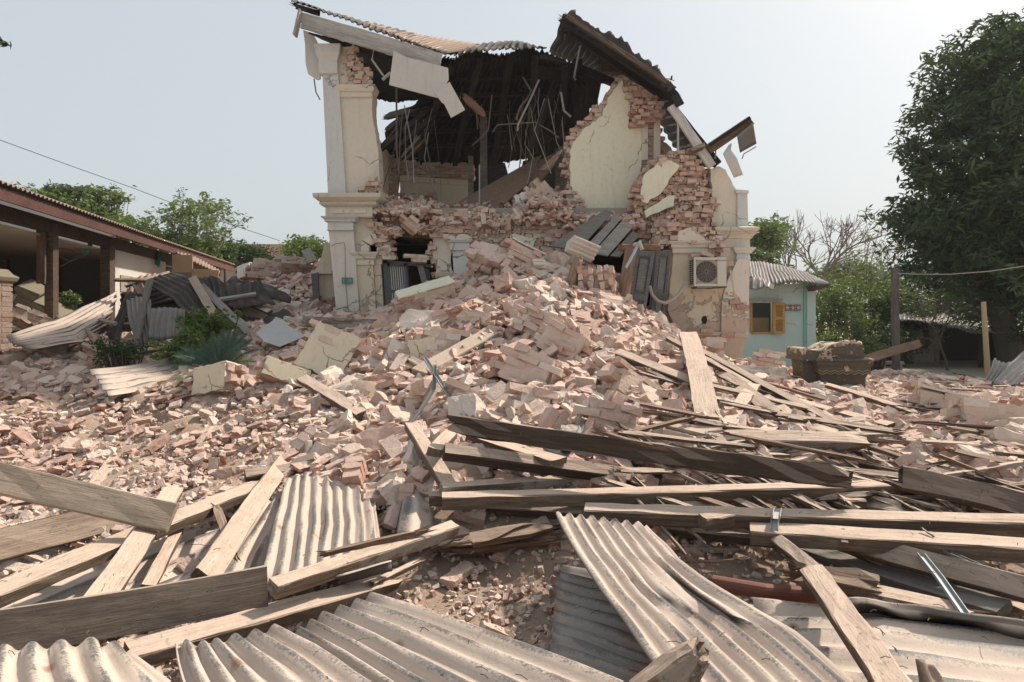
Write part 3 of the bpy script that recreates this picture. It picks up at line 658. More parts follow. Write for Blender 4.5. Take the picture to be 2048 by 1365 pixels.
# door opening with its steel gate
slab('door_lintel', [(765, 520), (866, 529), (866, 536), (765, 527)], FY+.08, .16, 'shutter')
for q in ([(765, 520), (775, 521), (785, 640), (772, 640)], [(808, 526), (816, 526), (820, 600), (812, 620)]):
    slab('door_post', q, FY+.08, .12, 'shutter')
gate = MB()
for q in ([(775, 526), (812, 528), (812, 534), (775, 533)], [(783, 580), (818, 580), (818, 586), (783, 587)], [(773, 526), (779, 526), (787, 640), (780, 640)], [(807, 528), (813, 528), (820, 630), (814, 630)]):
    gate.prism([Vector(p) for p in pw(q, FY+.05)], (0, .05, 0))
gt = gate.build('gate', M['shutter'], house)
bars = MB()
for i in range(7):
    x = 781+i*4.4; bars.tube([P(x, 533, FY+.075), P(x+8, 640, FY+.045)], .011, 6)
bars.build('gate_bars', M['bars'], gt)
slab('door_leaf', [(834, 532), (846, 531), (858, 574), (846, 576)], FY+.0, .04, 'wood_grey'); slab('door_leaf', [(847, 534), (858, 540), (866, 600), (855, 590)], FY+.06, .04, 'shutter')
# middle pier right of the door
panel('wall', [(868, 478), (884, 470), (905, 480), (905, 545), (908, 556), (868, 556), (873, 535), (866, 515)], FY+.03, 'cream', depth=.3, amp=.012)
slab('pilaster', [(903, 480), (938, 482), (944, 553), (939, 556), (908, 554)], FY-.02, .3, 'white')
slab('pilaster_foot', [(908, 556), (932, 558), (940, 584), (935, 590), (905, 590)], FY-.01, .3, 'white')
molding('pilaster_capital', 902, 502, FY-.03, FY+.2, (937, [(0, .0), (1, .02), (15, .02), (17, .05), (21, .07), (23, .07)]), 'white')
molding('impost', 876, 556, FY-.03, FY+.2, (904, [(0, .0), (3, .03), (8, .05), (10, .06)]), 'cream')
for q in ([(875, 515), (892, 525), (882, 536), (874, 532)], [(880, 536), (893, 524), (895, 542), (881, 542)]): slab('arch_stone', q, FY-.01, .08, 'cream', bevel=.015)
wall('brick_wall', [(858, 500), (862, 470), (864, 446), (880, 432), (900, 436), (916, 420), (940, 424), (962, 412), (985, 420), (1000, 436), (1024, 440), (1034, 424), (1070, 430), (1100, 420), (1140, 426), (1155, 600), (945, 610), (938, 480), (905, 478), (885, 470), (868, 478), (868, 560), (860, 530)], FY+.03, .4, .045, tsh=.1, seed=6, maxpr=.05)
panel('plaster_patch', [(1020, 469), (1062, 472), (1068, 482), (1066, 500), (1042, 500), (1018, 484)], FY-.07, 'yellow', th=.1)
panel('plaster_patch', [(884, 467), (930, 470), (942, 478), (905, 480), (890, 476)], FY-.06, 'cream', th=.1)
# first floor edge and floor
MB().span((P(645, 0, FY).x+.1, FY+.25, 3.42), (4.1, 17.2, 3.62)).build('floor_slab', M['concrete'], house)
slab('floor_edge_beam', [(778, 462), (800, 458), (868, 470), (868, 478), (790, 474)], FY+.1, .14, 'wood_brown')
slab('floor_edge_beam', [(1052, 442), (1130, 438), (1190, 440), (1190, 446), (1052, 448)], FY-.08, .1, 'wood_brown')
# ground floor: dark room behind the door
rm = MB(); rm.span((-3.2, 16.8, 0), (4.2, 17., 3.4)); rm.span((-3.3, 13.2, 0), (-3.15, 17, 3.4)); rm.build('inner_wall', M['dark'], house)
slab('rear_boarding', [(930, 318), (1010, 326), (1016, 348), (1040, 350), (1046, 322), (1150, 300), (1150, 445), (930, 445)], 17.5, .1, 'wood_black')
# first floor back wall and its left return
BY = 17.2
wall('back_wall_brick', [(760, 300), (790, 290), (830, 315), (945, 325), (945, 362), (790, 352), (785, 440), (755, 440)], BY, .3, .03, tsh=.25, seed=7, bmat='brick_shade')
panel('back_wall', [(800, 348), (944, 358), (944, 460), (800, 460)], BY+.03, 'cream', depth=.25, amp=.006)
panel('back_wall', [(800, 352), (944, 362), (944, 372), (800, 362)], BY-.03, 'cream', th=.06, amp=0)
for q in ([(846, 390), (864, 388), (866, 394), (872, 380), (886, 362), (888, 366), (876, 384), (870, 396), (864, 398), (866, 428), (856, 428), (853, 400)],):
    wall('crack', q, BY+.0, .06, .02, tsh=-.1, seed=8, core=True)
wall('broken_brick', [(800, 380), (815, 392), (832, 388), (834, 394), (822, 396), (812, 402), (800, 404)], BY+.0, .06, .02, tsh=-.1, seed=9)
MB().span((-3.15, 14.2, 3.6), (-3.02, 17.1, 5.7)).build('side_wall', M['cream'], house)
slab('timber_post', [(960, 236), (974, 234), (974, 430), (960, 430)], 15, .16, 'wood_grey')
slab('timber_post', [(936, 312), (946, 312), (946, 440), (936, 440)], 16, .14, 'wood_grey')
slab('door_frame', [(1110, 300), (1134, 285), (1134, 420), (1112, 420)], 15., .08, 'shutter')
slab('door_frame', [(1136, 280), (1141, 275), (1141, 425), (1136, 425)], 13.2, .16, 'wood_cream')
# tall pale inner wall of the upper floor
UY = 13.1
UW = [(1134, 432), (1136, 290), (1132, 280), (1150, 262), (1170, 235), (1192, 212), (1212, 205), (1222, 178), (1238, 152), (1262, 148), (1290, 162), (1306, 190), (1318, 228), (1322, 320), (1300, 330), (1290, 370), (1284, 432)]
wall('inner_wall_brick', UW, UY, .46, .035, maxpr=.03, tsh=.05, seed=10)
panel('inner_wall', [(1143, 300), (1150, 285), (1160, 275), (1166, 262), (1182, 244), (1204, 230), (1215, 212), (1222, 188), (1236, 168), (1242, 160), (1245, 176), (1260, 176), (1268, 184), (1262, 215), (1263, 256), (1268, 250), (1288, 246), (1286, 318), (1279, 345), (1272, 380), (1286, 430), (1144, 430)], UY-.09, 'yellow', depth=.16, amp=.018)
slab('wall_end_strip', [(1284, 248), (1296, 246), (1296, 320), (1284, 320)], UY-.13, .2, 'cream'); slab('wall_end_strip', [(1308, 236), (1321, 232), (1321, 322), (1308, 330)], UY-.13, .2, 'cream')
wall('broken_brick', [(1258, 178), (1275, 150), (1296, 168), (1310, 192), (1320, 222), (1318, 236), (1300, 246), (1280, 250), (1262, 262), (1264, 215)], UY-.2, .3, .075, tsh=-.08, seed=11, keep=.95)
panel('far_wall', [(1318, 285), (1332, 290), (1345, 305), (1345, 320), (1322, 320)], UY+.6, 'cream', depth=.2)
wall('broken_brick', [(1132, 376), (1150, 380), (1162, 400), (1160, 425), (1134, 430)], UY-.16, .2, .04, tsh=.1, seed=12)
# right mass of torn brickwork
RY = 12.45
wall('torn_brick_mass', [(1262, 440), (1268, 400), (1282, 345), (1312, 318), (1350, 305), (1382, 302), (1402, 330), (1418, 370), (1436, 398), (1440, 420), (1425, 432), (1430, 458), (1444, 490), (1458, 520), (1440, 520), (1400, 498), (1345, 492), (1288, 500), (1276, 470)], RY, .5, .075, tsh=-.0, seed=13, keep=.985, maxpr=.12)
panel('inner_wall', [(1284, 395), (1284, 355), (1294, 338), (1312, 328), (1340, 322), (1354, 330), (1350, 352), (1338, 372), (1318, 390), (1296, 402), (1288, 402)], RY-.16, 'yellow', depth=.2, amp=.02)
panel('inner_wall', [(1292, 420), (1330, 396), (1348, 390), (1346, 412), (1320, 424), (1294, 436)], RY-.18, 'yellow', depth=.2, amp=.018)
wall('torn_brick_slope', [(1300, 500), (1312, 450), (1336, 425), (1370, 420), (1400, 440), (1440, 480), (1452, 524), (1430, 520), (1402, 492), (1350, 486)], RY-.3, .45, .09, tsh=.08, seed=14, keep=.96)
panel('plaster_patch', [(1352, 482), (1356, 462), (1376, 455), (1384, 462), (1402, 470), (1410, 482)], RY-.42, 'cream', th=.14)
# right corner above the cornice
wall('brick_return', [(1408, 345), (1420, 336), (1428, 336), (1428, 400), (1412, 385)], RY+.1, .4, .04, tsh=-.05, seed=15)
panel('upper_wall', [(1424, 452), (1422, 340), (1438, 334), (1452, 342), (1460, 358), (1468, 372), (1476, 384), (1476, 455)], RY-.05, 'cream', depth=.5, amp=.01)
slab('pilaster', [(1475, 386), (1495, 384), (1497, 456), (1475, 456)], RY-.1, .45, 'white')
slab('pilaster_cap', [(1472, 379), (1498, 381), (1498, 387), (1472, 386)], RY-.14, .5, 'white')
molding('cornice', 1442, 497, RY-.16, RY+.5, (1497, [(0, .0), (2, .02), (18, .02), (20, .05), (25, .07), (27, .10), (31, .10), (35, .14), (40, .15), (43, .06)]), 'cornice')
mb = MB(); z = P(0, 469, RY).z
for i in range(18): mb.span((P(1436, 0, RY).x+i*.036, RY-.29, z-.012), (P(1436, 0, RY).x+i*.036+.02, RY-.25, z+.012))
mb.build('dentils', M['cream'], house)
molding('pilaster_capital', 1474, 520, RY-.26, RY+.3, (1499, [(0, .0), (1, .02), (12, .0), (13, .03), (17, .05), (21, .08), (24, .09)]), 'white')
# lower corner with the air conditioner
LY = 12.15
cw = panel('corner_wall', [(1347, 500), (1385, 490), (1425, 484), (1448, 500), (1452, 742), (1380, 745), (1352, 700), (1345, 640), (1336, 620)], LY, 'cream_worn', depth=.5, amp=.008)
panel('wall', [(1436, 496), (1480, 496), (1480, 740), (1446, 742)], LY+.1, 'cream', depth=.4, amp=0)
slab('pilaster', [(1476, 518), (1500, 518), (1497, 650), (1480, 738), (1440, 740), (1444, 600), (1456, 560)], LY-.06, .45, 'white_worn')
slab('door_jamb', [(1326, 500), (1348, 500), (1350, 655), (1326, 652)], LY+.12, .4, 'cream_worn')
molding('impost', 1347, 508, LY-.03, LY+.4, (1420, [(0, .0), (2, .02), (10, .02), (13, .05), (17, .05), (22, .09), (25, .1)]), 'cream')
wall('broken_brick', [(1330, 655), (1350, 650), (1440, 662), (1480, 664), (1480, 672), (1400, 668), (1382, 690), (1352, 700), (1330, 680)], LY-.08, .2, .03, tsh=-.1, seed=16)
wall('crack', [(1456, 530), (1462, 528), (1468, 560), (1470, 590), (1480, 608), (1481, 618), (1474, 612), (1466, 596), (1463, 560)], LY-.09, .06, .02, tsh=-.1, seed=17)
slab('wall_bracket_hole', [(1403, 640), (1406, 633), (1412, 632), (1415, 640), (1412, 648), (1406, 648)], LY-.012, .02, 'dark', bevel=0)
# back of the corner so that the house has depth
MB().span((3.7, 12.7, 0), (3.9, 17, 3.4)).build('side_wall', M['cream'], house)
# ---- roof ----
def loft(name, lines, mat, parent=house, sub=5, solid=.012, amp=0., ncor=0, label=None, cat=None, group=None, jag=0.):
    """sheet lofted between polylines with the same number of points; ncor corrugations run along the polyline direction"""
    L = [[Vector(p) for p in l] for l in lines]
    def lerpline(l, t):
        f = t*(len(l)-1); i = min(int(f), len(l)-2); return l[i].lerp(l[i+1], f-i)
    nu = max(6, (len(L[0])-1)*sub*2) if not ncor else ncor*8; nv = max(6, (len(L)-1)*sub)
    vs = []; uv = []
    for j in range(nv+1):
        t = j/nv; f = t*(len(L)-1); r = min(int(f), len(L)-2); row = [lerpline(L[r], i/nu).lerp(lerpline(L[r+1], i/nu), f-r) for i in range(nu+1)]
        for i in range(nu+1):
            p = row[i].copy(); q = p*2.3
            if amp: p += Vector((noise.noise(q), noise.noise(q+Vector((7, 0, 0))), noise.noise(q+Vector((0, 9, 0)))))*amp
            if jag and (j in (0, nv)): p += (row[i]-(lerpline(L[0], i/nu).lerp(lerpline(L[-1], i/nu), .5))).normalized()*random.uniform(-jag, jag)
            vs.append(p); uv.append((t*3, i/nu*(ncor or 10)))
    fs = [(j*(nu+1)+i, j*(nu+1)+i+1, (j+1)*(nu+1)+i+1, (j+1)*(nu+1)+i) for j in range(nv) for i in range(nu)]
    if ncor:
        vv = [v.copy() for v in vs]
        for j in range(nv+1):
            for i in range(nu+1):
                a = vs[j*(nu+1)+min(i+1, nu)]-vs[j*(nu+1)+max(i-1, 0)]; b = vs[min(j+1, nv)*(nu+1)+i]-vs[max(j-1, 0)*(nu+1)+i]
                n = a.cross(b).normalized()
                if n.z < 0: n = -n
                pit = a.length*8/2; vv[j*(nu+1)+i] = vs[j*(nu+1)+i]+n*math.sin(2*math.pi*uv[j*(nu+1)+i][1])*min(.018, pit*.22)
        vs = vv
    mb = MB(); mb.add(vs, fs); mb.uv = uv
    return mb.build(name, M[mat], parent, smooth=True, solid=solid, label=label, cat=cat, group=group)
def S(*a): return [P(*q) for q in a]
loft('roof_sheet', [S((583, 2, 12.1), (640, 20, 12.1), (700, 44, 12.1), (765, 66, 12.1), (830, 92, 12.1), (886, 108, 12.1)), S((590, 0, 12.6), (650, 22, 13), (720, 42, 13.2), (800, 60, 13.4), (880, 82, 13.4), (930, 100, 13.2))], 'corr_black', sub=5, ncor=26, jag=.05, amp=.03)
loft('roof_sheet', [S((732, 48, 12.6), (765, 62, 12.35), (810, 80, 12.2), (850, 97, 12.1), (884, 108, 12.1)), S((738, 46, 13.4), (790, 60, 13.4), (840, 70, 13.4), (900, 80, 13.4), (985, 92, 13.3))], 'corr_rusty', ncor=22, jag=.02)
loft('roof_sheet', [S((884, 108, 12.2), (940, 104, 12.4), (1010, 100, 12.6), (1092, 94, 12.8)), S((900, 84, 13.4), (960, 92, 13.4), (1030, 84, 13.4), (1085, 94, 13.2))], 'corr_black', ncor=16, jag=.09, amp=.06)
def board(a, b, w, t, mat, parent=house, name='board', up=(0, 0, 1), roll=0, **k):
    return plank(name, a, b, w, t, roll, mat, parent=parent, **k)
def plank(name, a, b, w, t, roll=0., mat='wood', parent=None, bend=0., spl=(0, 0), label=None, cat='plank', group=None, seed=None, rough=.0035):
    """plank from a to b; roll 0 lies flat, 90 stands on its edge; spl = splintered length at each end"""
    a, b = Vector(a), Vector(b); L = (b-a).length; n = max(4, int(L/.16)); rs = random.Random(seed if seed is not None else int(abs(a.x*977+a.y*71+b.x*13)*100))
    x = (b-a).normalized(); zz = Vector((0, 0, 1))-x*x.z
    if zz.length < .05: zz = Vector((0, -1, 0))-x*(-x.y)
    zz.normalize(); yy = zz.cross(x); R3 = Matrix((x, yy, zz)).transposed() @ Matrix.Rotation(math.radians(roll), 3, 'X')
    c = min(w, t)*.09; prof = [(-w/2, -t/2+c), (-w/2+c, -t/2), (0, -t/2), (w/2-c, -t/2), (w/2, -t/2+c), (w/2, t/2-c), (w/2-c, t/2), (0, t/2), (-w/2+c, t/2), (-w/2, t/2-c)]
    m = len(prof); vs = []; fs = []; wy, wz = rs.uniform(-.006, .006)*L, rs.uniform(-.005, .005)*L; tw_ = rs.uniform(-.1, .1)
    for i in range(n+1):
        s = i/n; xx = (s-.5)*L; bz = bend*(1-(2*s-1)**2)
        for kk, (py, pz) in enumerate(prof):
            dx = 0
            if i == 0 and spl[0]: dx = rs.uniform(0, spl[0])
            if i == n and spl[1]: dx = -rs.uniform(0, spl[1])
            sq = 1
            if (i == 0 and spl[0]) or (i == n and spl[1]): sq = rs.uniform(.35, 1.)
            if rs.random() < .03: py *= .93; pz *= .9
            a_ = tw_*(s-.5); py, pz = py*math.cos(a_)-pz*math.sin(a_), py*math.sin(a_)+pz*math.cos(a_); wv_ = 1-(2*s-1)**2
            vs.append((xx+dx, py*sq+wy*wv_+rs.uniform(-rough, rough), pz*sq+bz+wz*wv_+rs.uniform(-rough, rough)))
    for i in range(n):
        for kk in range(m): fs.append((i*m+kk, i*m+(kk+1) % m, (i+1)*m+(kk+1) % m, (i+1)*m+kk))
    fs += [tuple(reversed(range(m))), tuple(n*m+kk for kk in range(m))]
    mb = MB(); mb.add(vs, fs)
    for e in (0, 1):      # long splinters
        if spl[e]:
            for _ in range(6):
                sx = (-1 if e == 0 else 1)*L/2; l = rs.uniform(.3, 1)*spl[e]; y0 = rs.uniform(-w*.4, w*.4); z0 = rs.uniform(-t*.35, t*.35); dd = rs.uniform(.004, .012)
                d = (-1 if e == 0 else 1); bx = sx-d*spl[e]*.9
                mb.add([(bx, y0-dd, z0-dd), (bx, y0+dd, z0-dd), (bx, y0, z0+dd), (bx+d*(l+spl[e]*.6), y0+rs.uniform(-.02, .02), z0+rs.uniform(-.01, .02))], [(0, 1, 2), (0, 1, 3), (1, 2, 3), (2, 0, 3)])
    me = mb.mesh(name, M[mat]); o = bpy.data.objects.new(name, me); sc.collection.objects.link(o)
    T = Matrix.Translation((a+b)/2) @ R3.to_4x4()
    if parent is not None: o.parent = parent; o.matrix_local = Matrix.Translation(-ORG[parent.name]) @ T; tag(o, label)
    else: o.matrix_world = T; tag(o, label, cat, group)
    return o
board(P(594, 33, 12.1), P(883, 118, 12.1), .17, .04, 'wood_pale', roll=90, name='fascia_board')
board(P(603, 50, 12.06), P(880, 131, 12.06), .12, .05, 'wood_pale', roll=90, name='fascia_board')
board(P(601, 22, 12.0), P(590, 72, 12.0), .18, .03, 'wood_pale', roll=0, name='barge_board')
board(P(582, 10, 12.1), P(640, 28, 12.3), .12, .05, 'wood_black', roll=50, name='eave_board', spl=(.12, 0))
loft('roof_underside', [S((612, 62, 12.3), (700, 88, 12.3), (790, 112, 12.3), (880, 132, 12.3)), S((690, 100, 13.2), (740, 130, 13.6), (800, 150, 14), (900, 150, 14)), S((745, 196, 14.5), (790, 204, 15), (830, 200, 15), (880, 196, 15.))], 'wood_black', solid=.03, amp=.05, jag=.06)
loft('rear_roof_underside', [S((880, 112, 12.5), (940, 108, 12.7), (1010, 104, 12.9), (1090, 100, 13.1), (1150, 126, 13.8)), S((850, 190, 14.6), (920, 190, 14.8), (1000, 190, 14.8), (1090, 180, 14.6), (1184, 190, 14.6)), S((790, 246, 16), (860, 270, 16.2), (950, 280, 16.2), (1060, 280, 15.8), (1160, 262, 15.2)), S((758, 296, 17.1), (800, 326, 17.3), (940, 336, 17.3), (1040, 322, 17), (1128, 312, 16))], 'corr_black', sub=6, amp=.12, jag=.05, ncor=30)
for i, (a, b) in enumerate([((800, 255), (760, 300)), ((860, 225), (800, 300)), ((900, 130), (840, 320)), ((960, 120), (910, 330)), ((1020, 115), (985, 330)), ((1070, 115), (1060, 325)), ((1130, 130), (1120, 310))]):
    board(P(*a, 13.0 if i > 1 else 15.), P(*b, 16.4), .12, .08, 'wood_black', name='rafter')
for i, (a, b, Y) in enumerate([((765, 236), (870, 208), 15.6), ((760, 300), (865, 215), 15.4), ((770, 262), (850, 205), 15.7), ((790, 300), (880, 225), 15.), ((800, 320), (845, 270), 14.8), ((812, 318), (850, 282), 14.7), ((1120, 140), (1060, 300), 14), ((1150, 150), (1060, 142), 13.9)]):
    board(P(*a, Y), P(*b, Y-.5), .2, .05, 'wood_black' if i not in (4, 5) else 'wood_dark', roll=60, name='broken_roof_board', spl=(.1, .15))
board(P(1075, 114, 12.7), P(1128, 124, 13.0), .1, .07, 'wood_black', roll=70, name='broken_roof_board', spl=(.05, .02))
board(P(925, 190, 13.2), P(972, 234, 13.2), .16, .04, 'wood_brown', roll=60, name='broken_roof_board', spl=(.1, .15))
for i, t in enumerate((.18, .36, .55, .74, .9)):
    board(P(870-100*t, 125+190*t, 12.9+4*t), P(1120+30*t, 120+185*t, 13.6+2.6*t), .09, .07, 'wood_black', name='purlin')
# right gable of the roof
loft('gable_roof', [S((1128, 32, 12.4), (1190, 70, 12.4), (1250, 115, 12.4), (1300, 150, 12.4), (1352, 192, 12.4)), S((1098, 106, 15.4), (1150, 128, 15.4), (1200, 150, 15.4), (1262, 170, 15.4), (1330, 215, 15.4))], 'corr_black', solid=.03, amp=.04, ncor=20)
loft('gable_roof', [S((1336, 186, 12.4), (1362, 230, 12.4), (1395, 275, 12.4), (1432, 332, 12.4)), S((1300, 190, 15.2), (1320, 240, 15.2), (1345, 290, 15.2), (1385, 335, 15.2))], 'corr_black', solid=.03, amp=.03, ncor=10)
loft('roof_sheet', [S((1143, 20, 12.3), (1190, 54, 12.3), (1240, 76, 12.3), (1300, 128, 12.3), (1352, 172, 12.3)), S((1128, 36, 12.25), (1180, 76, 12.25), (1236, 106, 12.25), (1290, 146, 12.25), (1340, 184, 12.25))], 'corr_black', solid=.02, amp=.04, jag=.06)
board(P(1118, 34, 12.3), P(1356, 192, 12.3), .16, .06, 'wood_black', roll=80, name='rake_board', spl=(.15, .1))
board(P(1130, 30, 12.25), P(1340, 170, 12.25), .1, .05, 'wood_dark', roll=70, name='rake_board', spl=(.1, .1))
board(P(1126, 55, 12.6), P(1330, 195, 12.8), .14, .07, 'wood_black', roll=80, name='rake_board', spl=(.15, .1))
for (a, b, w_) in (((1170, 140), (1170, 245), .18), ((1186, 150), (1185, 216), .22), ((1205, 130), (1190, 205), .12), ((1260, 135), (1215, 200), .12), ((1155, 120), (1160, 290), .2), ((1140, 150), (1105, 300), .2)):
    board(P(*a, 14.4), P(*b, 14.4), w_, .1, 'wood_black', name='roof_post')
board(P(1160, 138, 14.2), P(1330, 212, 14), .16, .08, 'wood_black', roll=80, name='tie_beam'); board(P(1200, 138, 13.8), P(1270, 142, 13.8), .14, .08, 'wood_dark', roll=80, name='tie_beam'); board(P(1197, 162, 13.8), P(1222, 164, 13.8), .1, .08, 'wood_black', name='tie_beam')
board(P(1342, 212, 12.2), P(1424, 334, 12.2), .17, .05, 'wood_pale', roll=75, name='barge_board')
board(P(1335, 205, 12.35), P(1436, 330, 12.35), .16, .06, 'wood_black', roll=80, name='barge_board')
board(P(1348, 190, 12.2), P(1360, 212, 12.2), .16, .06, 'wood_black', roll=80, name='barge_board')
board(P(1376, 306, 12.2), P(1412, 290, 12.1), .1, .07, 'wood', roll=60, name='eave_block', spl=(.05, .08))
board(P(1416, 300, 12.2), P(1502, 242, 12.2), .17, .08, 'wood_brown', roll=85, name='eave_beam')
board(P(1420, 290, 12.15), P(1500, 236, 12.15), .05, .05, 'wood_black', name='eave_beam')
loft('hanging_sheet', [S((1474, 272, 12.1), (1506, 246, 12.1)), S((1480, 306, 12.15), (1513, 288, 12.15))], 'corr_grey', solid=.008, label='grey sheet hanging from the broken eave beam')
loft('hanging_sheet', [S((1458, 290, 12.2), (1464, 286, 12.2)), S((1446, 308, 12.1), (1462, 300, 12.1)), S((1452, 322, 12.), (1474, 318, 12.)), S((1468, 356, 12.1), (1486, 350, 12.1))], 'board', solid=.01, label='pale bent board dangling below the broken eave beam')
for i in range(9):
    px_ = 1370+i*7; board(P(px_-26, 230+i*11, 12.5), P(px_-8, 226+i*11, 12.5), .03, .03, 'wood_black', name='eave_board', spl=(.1, .1)) if i % 2 else None
# ---- things hanging in and around the house ----
def thingslab(name, label, cat, poly, Ys, depth, mat, group=None, bevel=.004):
    pts = [P(a, b, Y) for (a, b), Y in zip(poly, Ys)]; n = (pts[1]-pts[0]).cross(pts[2]-pts[0]).normalized()
    if n.y < 0: n = -n
    return MB().prism(pts, n*depth).build(name, M[mat], label=label, cat=cat, group=group, bevel=bevel)
thingslab('ceiling_panel', 'large pale ceiling panel hanging below the white fascia board', 'ceiling panel', [(787, 102), (812, 114), (896, 136), (897, 160), (874, 196), (778, 170)], [11.9]*6, .02, 'board')
thingslab('ceiling_panel', 'smaller pale ceiling panel dangling at a slant from the larger panel', 'ceiling panel', [(867, 184), (899, 164), (930, 220), (902, 236), (888, 208), (884, 206)], [11.8]*6, .02, 'board')
for i, (q, lb) in enumerate([([(880, 424), (1048, 330), (1082, 310), (1056, 365), (990, 424)], 'wide dusty brown ceiling board leaning across the upper room'), ([(990, 424), (1056, 360), (1120, 300), (1075, 372), (1020, 424)], 'narrow brown ceiling board fanned out beside the pale inner wall'), ([(1040, 340), (1125, 298), (1100, 340), (1060, 385)], 'topmost slanting board hanging from the torn ceiling edge')]):
    thingslab('fallen_ceiling_board', lb, 'ceiling board', q, [14.2, 14.6, 14.6, 14.0, 13.6][:len(q)] if len(q) == 5 else [14.5, 14.6, 14., 13.9], .03, 'wood_brown' if i != 1 else 'wood')
for i in range(40):
    px_ = random.choice([random.uniform(800, 870), random.uniform(900, 1130), random.uniform(960, 1130), random.uniform(1000, 1130)]); py_ = random.uniform(120, 230) if px_ > 880 else random.uniform(210, 250)
    Y = random.uniform(13.4, 15.6); n = random.choice([2, 3, 3, 4]); pts = [P(px_, py_, Y)]; sx = random.gauss(0, 10)
    for _ in range(n-1):
        q = pts[-1]; pts.append(q+Vector((random.gauss(0, .14), random.gauss(0, .08), -random.uniform(.3, .9)))); 
    MB().tube(pts, random.choice([.006, .008, .012]), 5).build('ceiling_hanger', M['rod'] if random.random() < .7 else M['rod_pale'], label='thin bent metal hanger dangling from the dark roof inside the upper room', cat='hanger rod', group='metal ceiling hangers dangling inside the upper room')
for i, (pts, r, m, lb) in enumerate([([(793, 175), (793, 300), (797, 345)], .018, 'rod', 'long straight dark rod hanging left inside the upper room'), ([(748, 95), (744, 120), (767, 152)], .02, 'rod_pale', 'pale bent metal strip hanging behind the upper pilaster'), ([(765, 160), (781, 146)], .03, 'rod_pale', 'short pale strip under the hanging ceiling panel'), ([(712, 82), (698, 106)], .02, 'rod_pale', 'short pale strip leaning above the upper pilaster'),
        ([(628, 158), (632, 185), (640, 200)], .012, 'rod', 'thin wire with a clod dangling from the torn plaster flap'), ([(1162, 85), (1148, 155), (1151, 160)], .022, 'rod_pale', 'straight pale tube hanging under the right gable'), ([(1046, 155), (1062, 182), (1054, 198), (1040, 215), (1032, 240)], .02, 'rod', 'crooked hanging strip beside the grey roof post'), ([(1078, 160), (1060, 200), (1036, 250), (1035, 262)], .022, 'rod_pale', 'shiny bent strip hanging in the middle of the upper room'),
        ([(985, 265), (995, 250), (1070, 245), (1100, 262), (1118, 276)], .014, 'rod', 'thin frame rod spanning above the leaning ceiling boards'), ([(1122, 185), (1128, 222), (1142, 234)], .022, 'rod_pale', 'short pale angled strip near the torn inner wall top'), ([(1356, 245), (1356, 305)], .02, 'rod_pale', 'short vertical tube under the right eave'), ([(959, 330), (959, 424)], .014, 'rod_pale', 'vertical rod standing on the rubble of the upper floor'),
        ([(1430, 318), (1432, 296)], .012, 'rod', 'thin nail rod under the broken eave beam'), ([(1484, 318), (1488, 308), (1512, 294)], .01, 'rod', 'thin rod frame under the hanging grey sheet')]):
    MB().tube([P(a, b, 12.2 if i in (1, 2, 3, 4, 10, 12, 13) else 13.6) for a, b in pts], r, 6).build('hanging_strip', M[m], label=lb, cat='metal strip')
# rubble along the first floor edge
ZU = [(1030, 385, 1140, 430), (1060, 372, 1120, 410), (765, 392, 850, 425), (1150, 405, 1260, 440), (750, 400, 800, 470), (750, 396, 880, 425), (1140, 410, 1290, 450), (880, 405, 1150, 450), (770, 410, 1140, 440), (770, 425, 880, 462), (1030, 395, 1140, 440), (1130, 420, 1290, 455)]
up = RB()
for i in range(3000):
    a, b, c2, d2 = random.choice(ZU); px_, py_ = random.uniform(a, c2), random.uniform(b, d2); t = (d2-py_)/(d2-b); Y = 12.22+t*1.6
    if px_ < 770 and py_ > 455: continue
    p = P(px_, py_, Y); p.z = min(p.z, P(px_, py_, 12.6).z+.05); addrock(up, random.choice(PROTO), p, randrot(30), random.uniform(.7, 1.05), min(1, max(0, rtint()+.05)))
for i in range(1500):
    a, b, c2, d2 = random.choice(ZU); px_, py_ = random.uniform(a, c2), random.uniform(b, d2); t = (d2-py_)/(d2-b)
    addrock(up, random.choice(FRAG), P(px_, py_, 12.3+t*1.4), randrot(40), random.uniform(.04, .1))
up.build('rubble_on_floor', M['brick'], kind='stuff', label='broken brick rubble piled along the torn edge of the upper floor')
mb = MB(); 
for (q, Y0, z0) in (([(750, 412), (800, 412), (880, 425), (1000, 428), (1140, 428), (1290, 430), (1290, 452), (1140, 446), (1000, 432), (868, 462), (800, 470), (765, 450)], 12.55, .3),):
    mb.prism(ragged([Vector(p) for p in pw(q, Y0)], .03), (0, 1.5, 0), .75)
mb.build('rubble_bed', M['rubble'], house)
chunk('masonry_block', 'fan shaped stack of tilted brick courses on the upper floor', 1085, 398, 13.2, (.5, .3, .46), (-10, 48, 10), [], seed=40, tshift=.1)
chunk('masonry_block', 'white edged block lying on the upper floor rubble', 1044, 400, 13.0, (.3, .15, .16), (-20, -20, 10), ['-y'], 'chunk_white', 41)
chunk('masonry_block', 'brick lump hanging at the lip of the broken upper floor', 822, 452, 12.3, (.3, .2, .2), (-10, 40, 20), [], seed=42)
chunk('masonry_block', 'round brick lump resting on the door lintel', 838, 518, 12.35, (.3, .2, .14), (0, 4, 5), [], seed=43, tshift=.2)
